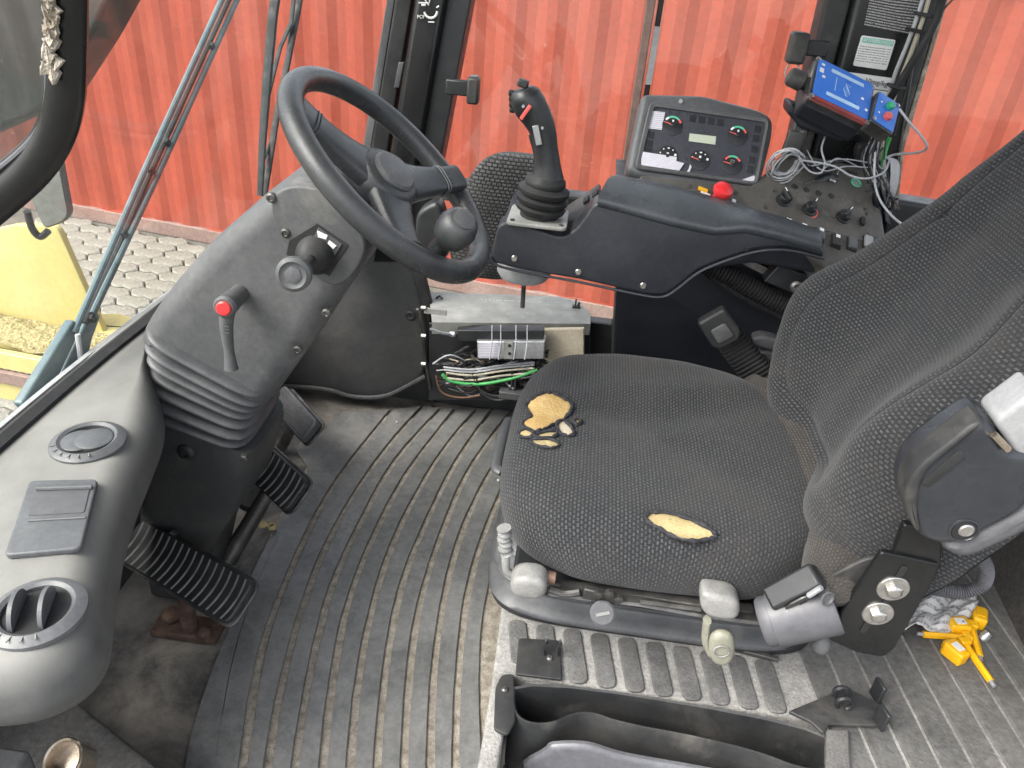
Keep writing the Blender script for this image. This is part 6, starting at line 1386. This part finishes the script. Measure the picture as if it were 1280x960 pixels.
# belt buckle on corrugated stalk at the far side
bu = thing('belt_buckle', 'worn black seat belt buckle on a ribbed stalk beyond the cushion', 'belt buckle', ay(955, 480, 1.27))
p0, p1, p2 = ay(888, 390, 1.26), ay(908, 420, 1.26), ay(957, 484, 1.26)
f = Fr(p0.lerp(p1, .5), p1 - p0, (.6, 0, .7), (0, -1, 0)); L_ = (p1 - p0).length
b = MB(); b.rprism(fillet([Vector(s_) for s_ in [(-L_ * .55, -.026), (L_ * .42, -.028), (L_ * .62, -.018), (L_ * .62, .018), (L_ * .42, .028), (-L_ * .55, .026)]], .006), f, .024, .005); b.build('buckle_body', 'black_dusty', bu)
b = MB(); b.rprism(fillet([Vector(s_) for s_ in [(-L_ * .15, -.014), (L_ * .38, -.015), (L_ * .38, .015), (-L_ * .15, .014)]], .005), Fr(f(0, 0, .024), f.u, f.v, f.n), .003, .001); b.build('press_button', 'column_grey', bu)
u = (p2 - p1).normalized(); L_ = (p2 - p1).length; rings = []
vv = (Vector((.6, 0, .7)) - u * Vector((.6, 0, .7)).dot(u)).normalized(); ww = u.cross(vv)
for k in range(91):
    t = k / 90; a = .027 if (k % 6) in (0, 1, 2) else .022; c = p1.lerp(p2, t) + ww * 0; d_ = .012 if (k % 6) in (0, 1, 2) else .009
    rings.append([c + vv * (a * (1 + .1 * t) * math.copysign(abs(math.cos(th)) ** .5, math.cos(th))) + ww * (d_ * math.copysign(abs(math.sin(th)) ** .5, math.sin(th))) + Vector((0, .012, 0)) for th in [2 * math.pi * i / 24 for i in range(24)]])
b = MB(); b.loft(rings); b.build('ribbed_stalk', 'rubber_black', bu, smooth=30)
f = Fr(ay(958, 478, 1.268), p2 - p1, (.6, 0, .7), (0, -1, 0)); b = MB(); b.rprism(rect(.03, .058, .003), f, .01, .002); b.build('anchor_plate', 'pillar_black', bu)
b = MB(); b.lathe(f(.0, .018, .01), f.n, [(.008, 0), (.008, .004), (.005, .008), (.002, .008)], 6); b.build('anchor_bolt', 'zinc_bolt', bu)
b = MB(); b.lathe(f(.004, -.016, .0101), f.n, [(.004, 0), (.004, .0004)], 14); b.build('anchor_hole', 'rubber_black', bu)
b = MB(); b.rprism(fillet(PY_([(940, 424), (952, 420), (975, 425), (970, 440), (944, 434)], 1.31), .01), YFr(1.31), .03, .006); b.build('guide', 'armrest_base', bu)
b = MB(); b.rprism(fillet(PY_([(948, 440), (965, 440), (985, 470), (975, 478)], 1.315), .01), YFr(1.315), .03, .006); b.build('guide_foot', 'armrest_base', bu)

# ================================================================== LOOSE THINGS ON THE REAR FLOOR
pm('rear_wall', (.055, .052, .048), .85, (.085, .08, .074), 9, bump=.0014, bsc=420, fine=.35)
w0, w1_ = az(1245, 690, DZ), az(1290, 905, DZ)
b = MB(); b.loft([[w0 + Vector((-.02, .3, -.01)), w1_ + Vector((.02, -.3, -.01)), w1_ + Vector((.4, -.3, -.01)), w0 + Vector((.4, .3, -.01))], [w0 + Vector((-.0, .3, .33)), w1_ + Vector((.06, -.3, .33)), w1_ + Vector((.4, -.3, .33)), w0 + Vector((.4, .3, .33))]]); struct(b.build('cab_wall_side', 'rear_wall', smooth=0, bevel=.01))
def seal(label, a, c, head, r=.0055, tip=None):
    p, q = az(*a, DZ + .014), az(*c, DZ + .010); t = thing('bolt_seal', label, 'bolt seal', p.lerp(q, .5) - Vector((0, 0, .01)), 'yellow bolt seals on the rear floor')
    u = (q - p).normalized(); b = MB(); b.tube([p, p.lerp(q, .88)], r, 6); b.build('bolt', 'seal_yellow', t, smooth=0)
    b = MB(); b.tube([p.lerp(q, .86), q], r * .6, 10); b.build('bolt_tip', 'aluminium', t)
    hf = Fr(p, u, (-u.y, u.x, 0), (0, 0, 1)); b = MB(); b.box((0, 0, 0), (.014, .018, .016), hf); b.build('bolt_head', 'seal_yellow', t, bevel=.003)
    return t, hf
seal('yellow bolt seal lying with its tip towards the seat bracket', (1208, 797), (1146, 792), 0)
seal('yellow bolt seal lying with its tip towards the bottom right', (1205, 803), (1243, 858), 0)
seal('short yellow bolt seal standing behind the crossed pair', (1214, 782), (1226, 826), 0)
def sealhead(label, px, py, ang, flat):
    c = az(px, py, DZ + .015); u = Vector((math.cos(ang), math.sin(ang), 0)); f = Fr(c, u, (-u.y, u.x, 0), (0, 0, 1)); t = thing('seal_barrel', label, 'seal barrel', c - Vector((0, 0, .012)), 'yellow seal barrels on the rear floor')
    b = MB(); b.rprism(fillet([Vector(s_) for s_ in [(-.017, -.010), (.012, -.014), (.017, -.010), (.017, .010), (.012, .014), (-.017, .010)]], .004), f, .024, .004, n0=-.012); b.build('barrel', 'seal_yellow', t)
    b = MB(); b.box((0, 0, .0125), (.016, .012, .001), f); b.build('barrel_face', 'paper_white' if flat else 'seal_yellow', t, smooth=0)
    b = MB(); b.box((.018, 0, 0), (.004, .012, .012), f); b.build('barrel_lip', 'seal_yellow', t, bevel=.001)
sealhead('upright yellow seal barrel nearest the rear wall', 1222, 772, R(75), False)
sealhead('yellow seal barrel with white face lowest in the heap', 1194, 815, R(120), True)
sealhead('yellow seal barrel with pale label at the edge of the plastic bag', 1197, 783, R(10), True)
b = MB(); b.lathe(az(1231, 795, DZ + .01), (.5, .2, .6), [(.006, -.008), (.008, 0), (.006, .008)], 14); tag(b.build('metal_ferrule', 'aluminium'), 'bright metal ferrule beside the yellow seals', 'ferrule')
# crumpled printed bag
P = []; uvs = []
bagq = [az(1128, 790, DZ + .012), az(1212, 790, DZ + .012), az(1220, 742, DZ + .03), az(1150, 735, DZ + .03)]
for i in range(29):
    row = []
    for j in range(23):
        a, c = i / 28, j / 22; p = (bagq[0] * (1 - a) + bagq[1] * a) * (1 - c) + (bagq[3] * (1 - a) + bagq[2] * a) * c
        row.append(p + Vector((.004 * math.sin(7 * c + 3 * a), .004 * math.sin(9 * a), abs(.010 * math.sin(6 * a + 4 * c) + .007 * math.sin(13 * a - 9 * c) + random.uniform(-.002, .002))))); uvs.append((a, c))
    P.append(row)
b = MB(); b.grid(P); b.uv = uvs; o = b.build('plastic_bag', 'print_on_bag', smooth=35); sm2 = o.modifiers.new('thick', 'SOLIDIFY'); sm2.thickness = .0008
tag(o, 'crumpled white plastic bag with black print behind the seat bracket', 'plastic bag')
for ob in bpy.data.objects:
    if '_base' in ob: del ob['_base']
